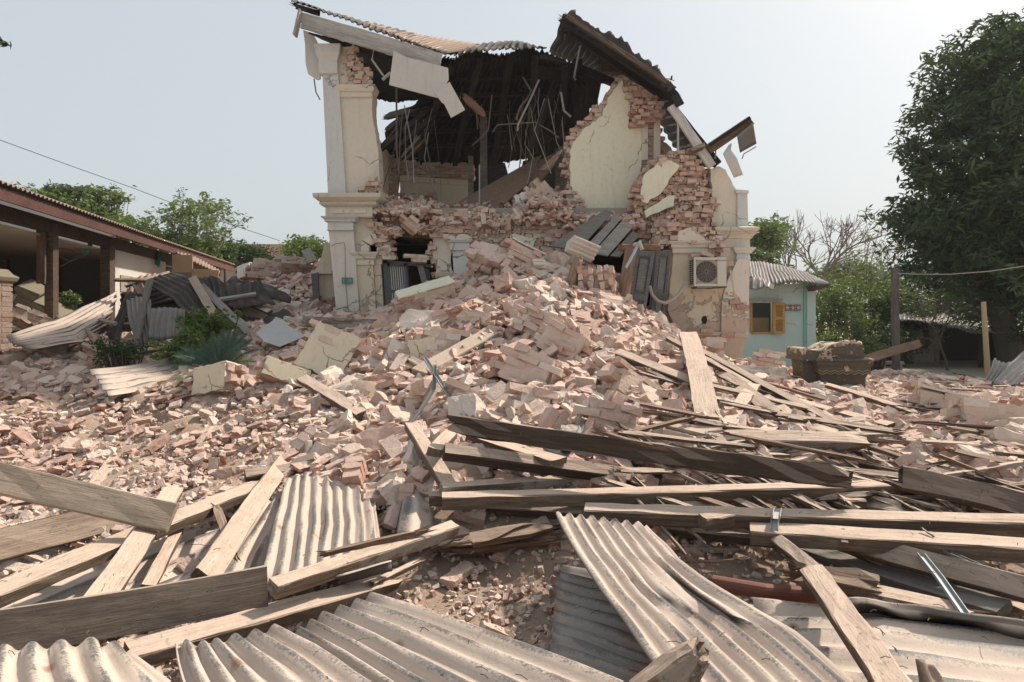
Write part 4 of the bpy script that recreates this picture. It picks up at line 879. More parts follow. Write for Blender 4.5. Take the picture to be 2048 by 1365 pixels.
for i, (q, lb, m) in enumerate([([(1098, 492), (1210, 420), (1226, 424), (1158, 500)], 'widest grey floorboard sliding down from the upper floor', 'wood_grey'), ([(1162, 502), (1232, 430), (1244, 436), (1184, 506)], 'narrow grey floorboard beside the widest fallen one', 'wood_grey'), ([(1186, 506), (1246, 440), (1268, 452), (1216, 512)], 'grey floorboard overlapping the brick stump', 'wood_grey'), ([(1220, 512), (1266, 462), (1280, 470), (1240, 514)], 'short split grey floorboard near the shutter frame', 'wood_grey'), ([(1246, 500), (1284, 478), (1292, 490), (1256, 512)], 'lowest short grey board beside the shutter frame', 'shutter')]):
    thingslab('floorboard', lb, 'floorboard', q, [11.6-.03*i, 12.2-.03*i, 12.2-.03*i, 11.6-.03*i], .03, m)
plank('floorboard', P(1092, 436, 12.4), P(1134, 428, 12.4), .07, .05, 40, 'wood_grey', label='short grey batten on the upper floor rubble', cat='floorboard')
# shutters, their frame and the loose cornice piece
def shutter(label, q, Y0, Y1):
    pts = [P(q[0][0], q[0][1], Y0), P(q[1][0], q[1][1], Y1), P(q[2][0], q[2][1], Y1), P(q[3][0], q[3][1], Y0)]
    n = (pts[1]-pts[0]).cross(pts[3]-pts[0]).normalized(); n = n if n.y < 0 else -n
    r = thing('door_shutter', pts[3], label, 'shutter')
    MB().prism(pts, -n*.03).build('shutter_panel', M['shutter'], r)
    fr = MB(); B = lambda u, v: pts[0].lerp(pts[1], u).lerp(pts[3].lerp(pts[2], u), v)
    for (u0, u1, v0, v1) in ((0, .2, 0, 1), (.8, 1, 0, 1), (.2, .8, 0, .07), (.2, .8, .55, .63), (.2, .8, .9, 1)):
        fr.prism([B(u0, v0)+n*.004, B(u1, v0)+n*.004, B(u1, v1)+n*.004, B(u0, v1)+n*.004], n*.018)
    fr.build('shutter_frame', M['shutter'], r, bevel=.004)
    fl = MB()
    for (v0, v1) in ((.11, .51), (.67, .86)): fl.prism([B(.3, v0)+n*.003, B(.7, v0)+n*.003, B(.7, v1)+n*.003, B(.3, v1)+n*.003], n*.012)
    fl.build('raised_panel', M['shutter'], r, bevel=.006)
shutter('grey panelled shutter leaning outward nearest the brown door post', [(1270, 500), (1309, 504), (1284, 662), (1249, 655)], 11.0, 11.1)
shutter('darker grey panelled shutter folded against the cream corner wall', [(1311, 502), (1341, 503), (1324, 658), (1298, 652)], 11.5, 11.75)
plank('door_post', P(1262, 500, 10.9), P(1234, 662, 10.5), .15, .14, 0, 'wood_brown', label='brown timber door post standing by the leaning shutter', cat='post')
plank('door_header', P(1240, 496, 10.9), P(1316, 497, 11.3), .12, .1, 0, 'wood_brown', label='brown timber header lying on top of the shutter post', cat='beam')
plank('timber_stub', P(1158, 512, 10.6), P(1140, 582, 10.3), .13, .1, 0, 'wood_brown', label='short brown post sticking out of the crest of the heap', cat='post', spl=(.1, .05))
plank('timber_stub', P(1285, 655, 10.2), P(1252, 692, 9.8), .16, .14, 20, 'wood_brown', label='thick brown timber stub below the grey shutters', cat='post', spl=(.06, .06))
plank('timber_stub', P(1222, 585, 10.4), P(1205, 655, 10.1), .05, .05, 20, 'wood_brown', label='thin split stick left of the brown door post', cat='stick', spl=(.06, .06))
MB().tube([P(1281, 482, 10.75), P(1252, 536, 10.6)], .022, 8).build('plastic_pipe', simple('pale_blue_plastic', (.38, .50, .55), .5), label='pale blue plastic tube leaning on the door header', cat='pipe')
MB().tube([P(1268, 490, 10.8), P(1280, 489, 10.7), P(1284, 500, 10.7)], .03, 8).build('rope_end', M['hose'], label='frayed rope end hanging over the door header', cat='rope')
c0 = P(1163, 500, 10.9); R3 = euler(-25, 18, 25); mb = MB()
for (y, z, h) in ((-.05, -.06, .05), (-.02, -.02, .03), (.02, .02, .05), (.06, .06, .03)): mb.box(c0+R3 @ Vector((0, -y, z)), (.5, .16+z, h), R3)
mb.build('cornice_fragment', M['lime'], label='pale green moulded cornice fragment lying on the heap crest', cat='cornice fragment', bevel=.006)
# air conditioner
ac = thing('air_conditioner', P(1412, 574, 11.75), 'off-white air conditioner unit with round fan grille and loose bricks on top', 'air conditioner')
p0, p1 = P(1388, 573, 11.75), P(1453, 515, 11.75); x0, x1, z0, z1 = p0.x, p1.x, p0.z, p1.z; y0, y1 = 11.75, 12.12; xr = x0+(x1-x0)*.72
cs = MB(); 
for a, b in (((x0, y0+.02, z0), (x1, y1, z0+.02)), ((x0, y0+.02, z1-.02), (x1, y1, z1)), ((x1-.02, y0+.02, z0+.02), (x1, y1, z1-.02)), ((x0, y0+.02, z0+.02), (x0+.012, y1, z1-.02)), ((xr, y0, z0), (x1, y0+.02, z1)), ((x0, y0, z0), (x0+.035, y0+.02, z1)), ((x0+.035, y0, z0), (xr, y0+.02, z0+.045)), ((x0+.035, y0, z1-.045), (xr, y0+.02, z1))): cs.span(a, b)
cs.build('casing', M['ac'], ac, bevel=.004)
MB().span((x0+.02, y0+.06, z0+.02), (xr, y0+.08, z1-.02)).build('fan_recess', M['ac_dark'], ac)
gr = MB(); cx, cz_ = (x0+.035+xr)/2, (z0+z1)/2; rr = min(xr-x0-.035, z1-z0-.09)/2
for i in range(1, 12): gr.tube([(cx+rr*i/11*math.cos(t), y0+.008, cz_+rr*i/11*math.sin(t)) for t in np.linspace(0, 2*math.pi, 30)], .0035, 4)
for t in np.linspace(0, 2*math.pi, 17)[:-1]: gr.tube([(cx+.02*math.cos(t), y0+.006, cz_+.02*math.sin(t)), (cx+rr*math.cos(t), y0+.006, cz_+rr*math.sin(t))], .004, 4)
gr.build('fan_grille', M['ac_grille'], ac)
fp = MB(); n = 32; ring = [(cx+rr*1.0*math.cos(t), cz_+rr*1.0*math.sin(t)) for t in np.linspace(0, 2*math.pi, n+1)[:-1]]
sq = []; hx, hz = (xr-x0-.035)/2, (z1-z0-.09)/2
for t in np.linspace(0, 2*math.pi, n+1)[:-1]:
    s = 1/max(abs(math.cos(t))/hx, abs(math.sin(t))/hz); sq.append((cx+s*math.cos(t), cz_+s*math.sin(t)))
fp.add([(a, y0+.012, b) for a, b in ring]+[(a, y0+.012, b) for a, b in sq], [(i, (i+1) % n, n+(i+1) % n, n+i) for i in range(n)]); fp.build('fan_surround', simple('dusty_beige_panel', (.36, .31, .26), .7), ac)
sl_ = MB()
for i in range(12):
    for q in range(2): z = z0+.05+(z1-z0-.1)*i/11; sl_.span((x0-.004, y0+.06+q*.13, z-.012), (x0+.004, y0+.15+q*.13, z+.012))
sl_.build('side_vents', M['ac_dark'], ac)
def text(name, s, pos, size, mat, parent, rot=(90, 0, 0), ext=.001):
    cu = bpy.data.curves.new(name, 'FONT'); cu.body = s; cu.size = size; cu.extrude = ext; cu.align_x = 'CENTER'; cu.align_y = 'CENTER'
    t = bpy.data.objects.new('tmp', cu); sc.collection.objects.link(t); dg = bpy.context.evaluated_depsgraph_get(); me = bpy.data.meshes.new_from_object(t.evaluated_get(dg))
    bpy.data.objects.remove(t); me.materials.clear(); me.materials.append(M[mat]); o = bpy.data.objects.new(name, me); sc.collection.objects.link(o)
    o.parent = parent; o.location = Vector(pos)-ORG[parent.name]; o.rotation_euler = [math.radians(a) for a in rot]; return o
text('lettering', 'Panasonic', ((xr+x1)/2, y0-.002, z1-.05), .034, 'blue', ac)
MB().span((x0+.05, y0+.0, z0-.03), (x0+.3, y1, z0-.002)).build('bracket', M['steel_dull'], ac)
plank('timber_offcut', P(1408, 576, 11.8), P(1452, 573, 11.8), .08, .05, 0, 'wood', label='short timber offcut wedged under the air conditioner', cat='offcut', spl=(.04, .0))
for a, lb in ((1392, 'flat brick on the left end of the air conditioner'), (1412, 'pinkish brick resting in the middle of the air conditioner top')):
    mb = MB(); addrock(mb, PROTO[3 if a > 1400 else 5], P(a, 511, 11.9), randrot(6, 20), 1.1, .5); mb.build('brick', M['brick'], label=lb, cat='brick')
MB().tube([P(1370, 569, 11.85), P(1358, 588, 11.7), P(1345, 600, 11.6), P(1330, 607, 11.5), P(1315, 602, 11.45), P(1304, 590, 11.4), P(1299, 572, 11.4)], .028, 10).build('insulated_hose', M['hose'], label='wrapped refrigerant hose sagging from the air conditioner to the shutter', cat='hose')
# number plate on the pilaster
pl = thing('sign_plate', P(694, 568, 12.24), 'small weathered green sign plate on the lower white pilaster', 'sign')
a, b = P(683.5, 568, 12.24), P(705, 555.5, 12.24); MB().span((a.x, 12.235, a.z), (b.x, 12.255, b.z)).build('plate', M['plate'], pl)
text('lettering', 'YCA', ((a.x+b.x)/2, 12.232, (a.z+b.z)/2), .085, 'plate_txt', pl)
MB().tube([P(662, 493, 12.2), P(672, 488, 12.2), P(688, 486, 12.2), P(690, 492, 12.2), P(691, 560, 12.22), P(696, 620, 12.25)], .006, 5).build('wall_cable', M['rod'], label='thin cable running down the white pilaster past the sign plate', cat='cable')
# left outbuilding wall seen behind the pier
ann = thing('side_annex', P(650, 640, 14), 'cream arched side wall with a grey shutter standing behind the left pilaster', 'annex')
panel('wall', [(628, 540), (640, 505), (648, 490), (664, 482), (676, 630), (640, 640), (634, 600)], 13.8, 'cream_worn', ann, depth=.3, amp=.02)
slab('impost', [(622, 542), (664, 540), (664, 548), (622, 548)], 13.7, .2, 'cream', ann)
slab('shutter', [(622, 548), (636, 545), (640, 625), (628, 628)], 13.6, .04, 'shutter', ann)
# ---------------- timber, sheets and metal in front ----------------
def lowh(h): return .3+(h-.3)*.6 if .3 < h <= .6 else h
def HQ(*a): return [Q(q[0], q[1], lowh(q[2])) for q in a]
def sheet(label, lines, mat='corr', n=8, amp=.02, name='corrugated_sheet', cat='corrugated sheet', **k): return loft(name, lines, mat, parent=None, ncor=n, amp=amp, label=label, cat=cat, solid=.004, **k)
def pt(t, lift=.1):
    if isinstance(t, Vector): return t
    if t[2] < 2: return Q(t[0], t[1], lowh(t[2]))
    px_, py_, Y = t
    if px_ > 560 and py_ > 655 and Y < 10.5: Y = min(Y, snapY(px_, py_, lift) or Y)
    return P(px_, py_, Y)   # third value below 2 is a height, otherwise a distance
def tb(label, a, b, w, t, roll=0, mat='wood', name='timber_beam', cat='timber', **k): return plank(name, pt(a), pt(b), w, t, roll, mat, label=label, cat=cat, **k)
tb('wide grey-brown board standing on its edge, lowest at the left side', (-30,1272,.3), (534,1172,.3), .19, .035, 78, 'wood_board', rough=.002)
tb('long dusty plank with a shattered splintered end beside the bare ground', (258,1312,.2), (800,1160,.16), .15, .06, 6, spl=(0,.12))
tb('splinter of raw wood torn from the shattered plank end', (740,1172,.2), (858,1112,.2), .035, .03, 20, 'wood', spl=(.05,.2))
tb('squared timber lying across the foot of the big dusty sheet', (545,1178,.32), (908,1058,.32), .085, .075, 18)
tb('pale cracked plank running uphill between the two dusty sheets', (408,1160,.36), (598,888,.46), .13, .05, 42, spl=(0,.04))
tb('thick pale board on edge reaching in from the left frame edge above other planks', (-40,948,.72), (345,1036,.52), .17, .07, 62, 'wood_cream')
tb('broad stained plank slanting up toward the brick scatter', (152,1030,.15), (322,808,.55), .17, .05, 10, 'wood_cream', spl=(0,.04))
tb('grey board on edge under the thick pale board', (-30,1098,.2), (255,1024,.2), .2, .04, 60, 'wood')
tb('continuation board lying behind the grey edge board', (255,1040,.12), (480,982,.14), .12, .06, 20, 'wood')
tb('long flat plank in light and shade reaching from the left edge to the bricks', (-30,1200,.3), (522,972,.3), .17, .06, 4)
tb('chalky white plank crossing over the long flat plank', (196,1206,.36), (352,972,.42), .13, .04, 14, spl=(0,.06))
tb('narrow batten alongside the chalky white plank', (296,1178,.2), (356,1062,.22), .07, .04, 8)
tb('short dark ended splinter lying by the tilted board', (520,980,.28), (592,968,.28), .12, .05, 10, 'wood', spl=(.04,.05))
tb('dark narrow batten behind the big dusty sheet', (490,952,.42), (838,904,.5), .08, .07, 40, 'wood_dark')
tb('short leaning timber forming the left arm of the timber joint', (822,852,.72), (900,978,.58), .11, .06, 0)
tb('light timber forming the base of the timber joint', (882,980,.58), (1245,955,.52), .085, .07, 10)
tb('light plank stub behind the upright brick on the joint', (868,905,.68), (902,868,.72), .1, .06, 10)
tb('very long pale squared beam lying almost level across the pile', (884,1002,.5), (1850,974,.52), .115, .085, 8)
tb('short beam end touching the left end of the long level beam', (858,998,.46), (925,996,.46), .08, .08, 20)
tb('sawn block end poking out under the long level beam', (920,985,.5), (934,1016,.44), .06, .06, 0)
tb('thick cracked beam with a metal strap reaching the right edge', (1170,1026,.42), (2090,1052,.5), .13, .09, 10)
tb('second thick beam below the strapped one, running off to the right', (1500,1066,.34), (2090,1104,.4), .17, .085, 6)
tb('wood block nailed to the side of the strapped beam', (1405,1046,.42), (1466,1036,.44), .09, .08, 10)
tb('small wood wedge nailed under the strapped beam', (1683,1062,.42), (1690,1090,.36), .035, .03, 0, 'wood_brown')
tb('dark underside batten below the strapped beam', (980,1014,.34), (1500,1048,.3), .09, .07, 30, 'wood_dark')
tb('shadowed batten under the second thick beam', (1260,1045,.25), (1560,1080,.25), .12, .05, 20, 'wood_dark')
tb('great dark cracked beam on edge crossing in front of the heap', (892,846,.86), (1715,958,.62), .135, .07, 76, 'wood_dark', spl=(.08,.1), rough=.007)
tb('shattered dark beam continuing to the right of the great cracked one', (1745,945,.62), (2090,1020,.52), .15, .08, 62, 'wood_dark', spl=(.3,0), rough=.007)
tb('dark timber with a pale top leaning on the joint', (888,904,.7), (1250,952,.6), .1, .09, 42, 'wood_dark')
tb('black broken beam end beside the leaning dark timber', (1190,952,.6), (1296,958,.58), .12, .06, 30, 'wood_dark', spl=(0,.08))
tb('brown timber lying below the leaning dark timber', (886,928,.6), (1160,958,.5), .1, .08, 45, 'wood_dark')
tb('flat light board under the galvanised strips', (948,872,.7), (1118,924,.62), .17, .04, 0)
tb('thin broken lath on the great cracked beam', (1190,862,.85), (1330,900,.8), .03, .02, 0, 'wood_brown', spl=(.1,.1))
tb('light beam sliding down from the heap to the crossing plank', (1192,692,8.2), (1412,778,7.0), .13, .08, 20)
tb('wide pale plank propped almost upright against the corner wall', (1376,668,8.4), (1422,880,6.0), .21, .05, 4)
tb('light beam continuing downhill right of the upright plank', (1418,800,6.9), (1672,872,6.1), .12, .07, 12)
tb('long plank falling from the corner wall behind the upright plank', (1394,712,8.8), (1552,832,7.2), .14, .06, 26)
tb('short light plank rising to the right across the brick slope', (1452,862,6.4), (1508,772,7.4), .13, .05, 4)
tb('small light plank propped behind the steel cross', (1522,872,6.2), (1586,824,6.8), .12, .05, 4, spl=(0,.05))
for i, (a, b, lb) in enumerate([((1500,772,7.8),(1640,850,6.9),'uppermost dark lath of the bundle beside the gate pier rubble'), ((1510,786,7.6),(1668,866,6.7),'middle dark lath of the bundle with a split side'), ((1530,786,7.6),(1690,866,6.7),'right dark lath of the bundle ending near the bricks'), ((1560,800,7.6),(1640,836,7.0),'shortest dark lath of the bundle')]):
    tb(lb, a, b, .05+.02*(i == 1), .03, 35, 'wood_dark', name='lath', cat='lath')
tb('heavy split beam of light wood lying level behind the steel cross', (1408,880,.66), (1740,886,.66), .14, .11, 30, 'wood', spl=(.05,.2))
tb('second split of the level beam with a ragged right end', (1410,868,.7), (1770,872,.68), .07, .05, 10, 'wood', spl=(.02,.25))
tb('dark wedge of wood tucked left of the level split beam', (1330,868,.66), (1440,884,.62), .07, .05, 20, 'wood_dark', spl=(.1,.02))
tb('grey weathered board on edge in front of the white pilaster foot', (1368,742,9.8), (1570,748,9.9), .15, .05, 80, 'wood_grey')
tb('brown plank lying on the rubble in front of the gate pier', (1592,802,8.6), (1782,852,8.0), .12, .04, 8, 'wood')
tb('squared post leaning in from the right frame edge', (1972,896,5.6), (2080,992,4.9), .11, .11, 35, 'wood')
tb('tapering light plank right of the split beam', (1782,892,6.1), (1900,940,5.6), .13, .04, 0, spl=(.05,.1))
tb('light board under the tapering plank', (1850,930,5.7), (1990,972,5.2), .1, .04, 6, spl=(.1,.1))
tb('thin dark lath running from the split beam to the right edge', (1732,902,5.9), (2070,988,4.9), .05, .03, 30, 'wood_dark', name='lath', cat='lath', spl=(.05,0))
tb('second thin dark lath just below the first running right', (1740,916,5.7), (2060,1008,4.8), .04, .025, 20, 'wood_dark', name='lath', cat='lath')
tb('narrow light lath between rubble and the long level beam', (1735,930,5.5), (1860,960,5.2), .08, .03, 10, name='lath', cat='lath', spl=(.05,.2))
tb('square light block behind the strapped beam', (1678,1012,.38), (1722,1010,.38), .12, .1, 0, 'wood')
tb('short light plank slanting behind the strapped beam', (1615,985,.42), (1715,1022,.38), .07, .03, 5)
tb('light board corner showing between the two long beams', (1725,1005,.38), (1830,1024,.36), .1, .06, 40, 'wood', spl=(.02,.1))
tb('narrow dark lath running down from under the strapped beam', (1530,1062,.32), (1640,1150,.36), .07, .05, 30, 'wood_dark', name='lath', cat='lath')
tb('long cracked grey beam running down to the bottom edge', (1626,1146,.4), (1800,1400,.55), .1, .07, 16, 'wood', rough=.006)
tb('rotten beam with a crumbled end lying beside the rust red pipe', (1572,1150,.3), (1760,1176,.26), .12, .1, 30, 'wood_brown', spl=(.12,.05), rough=.01)
tb('split pale plank continuing from the rotten beam', (1700,1176,.24), (1975,1234,.22), .1, .04, 10, 'wood', spl=(.12,.2))
tb('dusty grey plank in the shade under the right beams', (1590,1090,.16), (2010,1222,.18), .14, .05, 10, 'wood_grey')
tb('dark weathered rail in the shade under the second thick beam', (1660,1075,.3), (2090,1190,.28), .12, .06, 50, 'wood_dark')
tb('light flat board near the right edge in half shade', (1850,1118,.14), (2090,1225,.16), .2, .03, 4)
tb('broken squared stub jutting up from the bottom edge', (1275,1400,.5), (1412,1300,.62), .1, .09, 12, 'wood', spl=(0,.03))
tb('grey board lying in the dirt left of the rust red pipe', (1545,1090,.1), (1660,1165,.1), .16, .03, 0, 'wood_grey')
tb('light plank half sunk in the heap left of the steel channel', (604,758,7.9), (724,830,7.0), .13, .06, 20)
tb('wide pale cream beam slanting up the middle of the heap', (838,748,8.3), (982,668,9.3), .24, .09, 14, 'wood_cream')
tb('narrow cream batten crossing the lower end of the pale cream beam', (796,706,8.7), (872,748,8.0), .09, .08, 30, 'wood_cream')
tb('tan board on edge lying before the left pilaster', P(606,643,10.7), P(755,650,10.3), .16, .05, 78, 'wood')
tb('tan board end turned away behind the first before the pilaster', P(750,655,10.4), P(802,640,11.0), .16, .05, 74, 'wood')
tb('short plank end left of the tilted cream blocks', (640,790,7.6), (690,812,7.2), .1, .05, 10)
tb('light plank at the left frame edge on the dirt', (-20,824,.3), (60,808,.3), .16, .04, 5)
for a, b, w_, m, lb in [((1332,676,8.6),(1560,806,7.2),.07,'wood','narrow pale beam starting behind the upright plank top'), ((1398,700,8.8),(1706,866,6.6),.09,'wood_dark','long dark beam running downhill past the bundle of laths'), ((1300,846,6.3),(1446,878,6.1),.07,'wood','short pale batten crossing the foot of the upright plank'), ((1560,850,6.6),(1790,872,6.4),.08,'wood','level pale batten at the end of the lath bundle'), ((1445,906,5.8),(1712,934,5.6),.08,'wood_brown','brown batten just behind the great dark beam'), ((1700,880,6.2),(1962,962,5.4),.08,'wood','pale batten running right from the split beam'), ((1230,716,7.9),(1330,792,7.1),.08,'wood_brown','short brown batten below the sliding light beam'), ((1470,752,8.4),(1600,846,7.2),.1,'wood','pale plank lying right of the falling corner plank'), ((1600,884,6.1),(1840,930,5.7),.06,'wood_dark','dark batten crossing in front of the steel cross'), ((1650,770,9.2),(1840,830,8.2),.08,'wood','pale lath lying in the rubble before the ornate stump'), ((1870,860,6.8),(2060,905,6.2),.07,'wood_brown','brown batten on the rubble near the leaning squared post')]:
    tb(lb, a, b, w_, .05, 15, m, spl=(.03, .1))
for a, b, w_, m, lb in [((60,1150,.22),(230,1110,.22),.05,'wood','thin pale batten under the long flat plank at the left'), ((430,1010,.34),(470,1120,.28),.05,'wood_brown','small brown stick across the bare earth gap at the left'), ((20,1010,.2),(150,985,.22),.06,'wood','light batten behind the thick pale board'), ((640,1110,.42),(860,1060,.42),.025,'wood_brown','thin split stick resting on the big dusty sheet'), ((250,870,.3),(420,905,.3),.05,'wood','pale lath lying on the sunlit bricks at the left')]:
    tb(lb, a, b, w_, .03, 15, m, spl=(.05, .12))
random.seed(91)
for i in range(60):      # laths and offcuts, too many and too broken to tell apart
    py_ = random.uniform(860, 1130); px_ = random.choice([random.uniform(1250, 2040), random.uniform(1450, 2040), random.uniform(0, 560)]); h = (.12 if py_ > 980 else .42) if px_ > 800 else .1
    a = Q(px_, py_, h+random.uniform(-.05, .05)); ang = random.gauss(-.15, .5); L = random.uniform(.12, .45)
    plank('offcut', a, a+Vector((math.cos(ang)*L, math.sin(ang)*L*.8, random.gauss(0, .05))), random.uniform(.02, .06), random.uniform(.01, .03), random.uniform(-30, 30), random.choice(['wood', 'wood_dark', 'wood_brown', 'wood']), label='small splintered wood offcut caught among the beams and planks', cat='wood offcut', group='splintered offcuts among the beams', spl=(.04, .04))
# sheets of roofing in front
sheet('big dusty corrugated sheet lying in full sun at the left', [HQ((572,962,.42),(610,948,.46),(660,938,.46),(700,934,.48),(748,948,.42)), HQ((545,1055,.34),(605,1050,.36),(660,1046,.38),(710,1044,.38),(755,1040,.33)), HQ((515,1165,.24),(590,1160,.24),(650,1150,.25),(710,1140,.25),(762,1098,.22))], n=9, amp=.012)
sheet('flat dusty sheet lying under the pale cracked plank', [HQ((528,1000,.28),(560,1000,.3),(590,1000,.32)), HQ((350,1200,.12),(440,1190,.13),(520,1170,.14))], n=3)
sheet('wavy dusty sheet under the long flat plank at the left', [HQ((470,1040,.12),(500,1060,.1),(540,1090,.1)), HQ((180,1120,.1),(260,1160,.12),(330,1200,.1)), HQ((-40,1210,.15),(20,1260,.14),(100,1310,.12))], n=4, amp=.04)
sheet('corrugated sheet with dark bared ridges running to the lower right corner of its stack', [HQ((750,1188,.36),(700,1212,.38),(640,1236,.36),(600,1262,.34),(556,1290,.3)), HQ((1010,1275,.34),(960,1320,.34),(900,1370,.32),(850,1410,.3),(790,1460,.28)), HQ((1300,1385,.3),(1250,1450,.3),(1190,1520,.28),(1120,1600,.26),(1050,1650,.25))], n=7, amp=.015)
sheet('curled corrugated sheet overlapping at the bottom with a bare metal corner', [HQ((560,1255,.44),(500,1268,.46),(440,1280,.46),(400,1288,.45),(350,1290,.42)), HQ((760,1370,.40),(690,1400,.42),(600,1440,.42),(500,1470,.4),(400,1480,.38)), HQ((880,1480,.4),(800,1520,.4),(700,1560,.4),(600,1600,.4),(480,1620,.36))], n=6, amp=.02)
sheet('dusty corrugated sheet end rising at the lower left corner', [HQ((-60,1320,.40),(20,1295,.46),(110,1290,.47),(200,1282,.46),(262,1300,.4)), HQ((-80,1400,.4),(20,1400,.44),(140,1400,.45),(250,1400,.44),(370,1380,.34)), HQ((-100,1560,.4),(20,1560,.42),(160,1560,.42),(300,1560,.42),(460,1540,.32))], n=6, amp=.02)
rows = []
for r, ((a, b), (c_, d_), h0, h1) in enumerate([((1112,1030),(1292,1048),.5,.47), ((1155,1110),(1358,1118),.5,.47), ((1205,1190),(1465,1190),.5,.47), ((1236,1232),(1530,1232),.49,.46), ((1268,1275),(1592,1268),.49,.46), ((1345,1385),(1742,1382),.5,.46), ((1440,1560),(1960,1550),.5,.46)]):
    L_ = []
    for i in range(7):
        t = i/6; L_.append(Q(a+(c_-a)*t, b+(d_-b)*t, lowh(h0+(h1-h0)*t)-(.05 if (r, i) in ((2, 4), (3, 3), (3, 4)) else 0)+(.02 if (r, i) in ((2, 3), (3, 5)) else 0)))
    rows.append(L_)
sheet('large dented corrugated sheet sloping toward the viewer right of the bare ground', rows, n=8, amp=.014)
sheet('shaded corrugated sheet with a rust patch under the dented one', [HQ((1128,1132,.12),(1118,1180,.12),(1105,1240,.14),(1095,1310,.14)), HQ((1230,1150,.15),(1230,1210,.16),(1230,1290,.16),(1230,1350,.15)), HQ((1340,1190,.2),(1360,1250,.2),(1370,1330,.2),(1380,1400,.2))], 'corr_patch', n=9, amp=.02)
sheet('wide corrugated sheet in dappled shade at the lower right corner', [HQ((1500,1200,.14),(1530,1260,.16),(1560,1330,.18),(1600,1440,.2)), HQ((1750,1215,.18),(1780,1270,.2),(1820,1350,.22),(1860,1460,.22)), HQ((2120,1262,.18),(2140,1310,.2),(2160,1390,.22),(2180,1520,.22))], n=6, amp=.03)
sheet('folded sheet edge catching the light above the lower right sheet', [HQ((1690,1196,.28),(1860,1212,.30),(2100,1252,.30)), HQ((1700,1212,.26),(1860,1230,.26),(2100,1272,.26)), HQ((1720,1236,.12),(1880,1262,.12),(2100,1310,.12))], n=2, amp=.01)
sheet('narrow folded ridge sheet standing beside the big dusty sheet', [HQ((822,918,.55),(838,930,.5),(856,945,.42)), HQ((806,1000,.4),(835,1010,.42),(870,1020,.32)), HQ((788,1082,.22),(826,1082,.28),(872,1074,.2))], n=1, amp=.01)
sheet('torn sheet with a curled edge under the timber joint', [HQ((872,1000,.3),(930,1012,.34),(992,1012,.36)), HQ((868,1062,.12),(940,1050,.14),(996,1022,.24))], n=3, amp=.04)
sheet('ragged dark layered sheet beneath the long level beam', [HQ((860,1098,.2),(960,1072,.3),(1060,1052,.32),(1130,1040,.3)), HQ((870,1112,.08),(980,1092,.12),(1080,1082,.12),(1150,1066,.12))], 'corr_rusty', n=2, amp=.04)
for i, (a, b, lb) in enumerate([((884,1090,.24),(1110,1052,.3),'topmost rotten splintered board under the long level beam'), ((870,1102,.16),(1130,1070,.22),'middle rotten splintered board under the long level beam'), ((930,1112,.1),(1160,1092,.14),'lowest rotten splintered board under the long level beam')]):
    tb(lb, a, b, .12, .03, 12, 'wood_brown', spl=(.2,.1), rough=.009)
sheet('corrugated sheet stuck on edge behind the upright plank', [[P(1312,768,7.6),P(1312,800,7.4),P(1314,835,7.2),P(1318,868,7.0)], [P(1380,760,7.9),P(1380,795,7.7),P(1380,830,7.5),P(1382,862,7.3)], [P(1462,752,8.2),P(1460,785,8.0),P(1452,820,7.7),P(1440,850,7.5)]], n=5, amp=.03)
sheet('crumpled dark sheet below the corner wall', [[P(1288,715,9.2),P(1300,690,9.4),P(1325,680,9.6)], [P(1330,735,9.0),P(1345,708,9.2),P(1362,695,9.5)], [P(1378,742,8.8),P(1385,722,9.0),P(1392,705,9.3)]], 'corr_grey', n=3, amp=.12)
sheet('bent grey flap of sheet beside the left of the corrugated one on edge', [[P(1300,750,7.8),P(1316,745,7.8)], [P(1296,830,7.2),P(1318,840,7.2)]], 'corr_grey', n=1, amp=.05)
sheet('curled sheet edge behind the big dusty sheet', [HQ((560,972,.34),(640,945,.42),(740,925,.46),(830,915,.5)), HQ((575,985,.22),(650,965,.26),(745,950,.28),(830,940,.3))], 'corr_grey', n=2, amp=.05)
sheet('small curved metal scrap standing near the lower right corner', [HQ((1838,1320,.36),(1850,1318,.4),(1870,1330,.36)), HQ((1845,1375,.26),(1870,1372,.3),(1905,1380,.26))], 'corr_rusty', n=1, amp=.01)
sheet('twisted pale strip beside the splintered plank', [HQ((668,1150,.3),(680,1160,.22)), HQ((785,1128,.3),(785,1142,.24))], 'corr', n=1, amp=.03)
for i in range(120):      # thin laths, too alike to tell apart
    px_, py_ = random.uniform(1200, 1990), random.uniform(735, 1000); Y0 = snapY(px_, py_, .16)
    if not Y0: continue
    a = P(px_, py_, Y0); ang = random.gauss(-.5, .5); L = random.uniform(.35, 1.3); b_ = a+Vector((math.cos(ang)*L, math.sin(ang)*L, 0)); b_.z = H1(b_.x, b_.y)+random.uniform(.08, .2)
    plank('lath', a, b_, random.uniform(.02, .06), random.uniform(.015, .03), random.uniform(-30, 40), random.choice(['wood', 'wood_dark', 'wood_brown', 'wood', 'wood_dark']), label='thin splintered roof lath caught in the tangle right of the upright plank', cat='lath', group='thin laths tangled right of the upright plank', spl=(.06, .1))
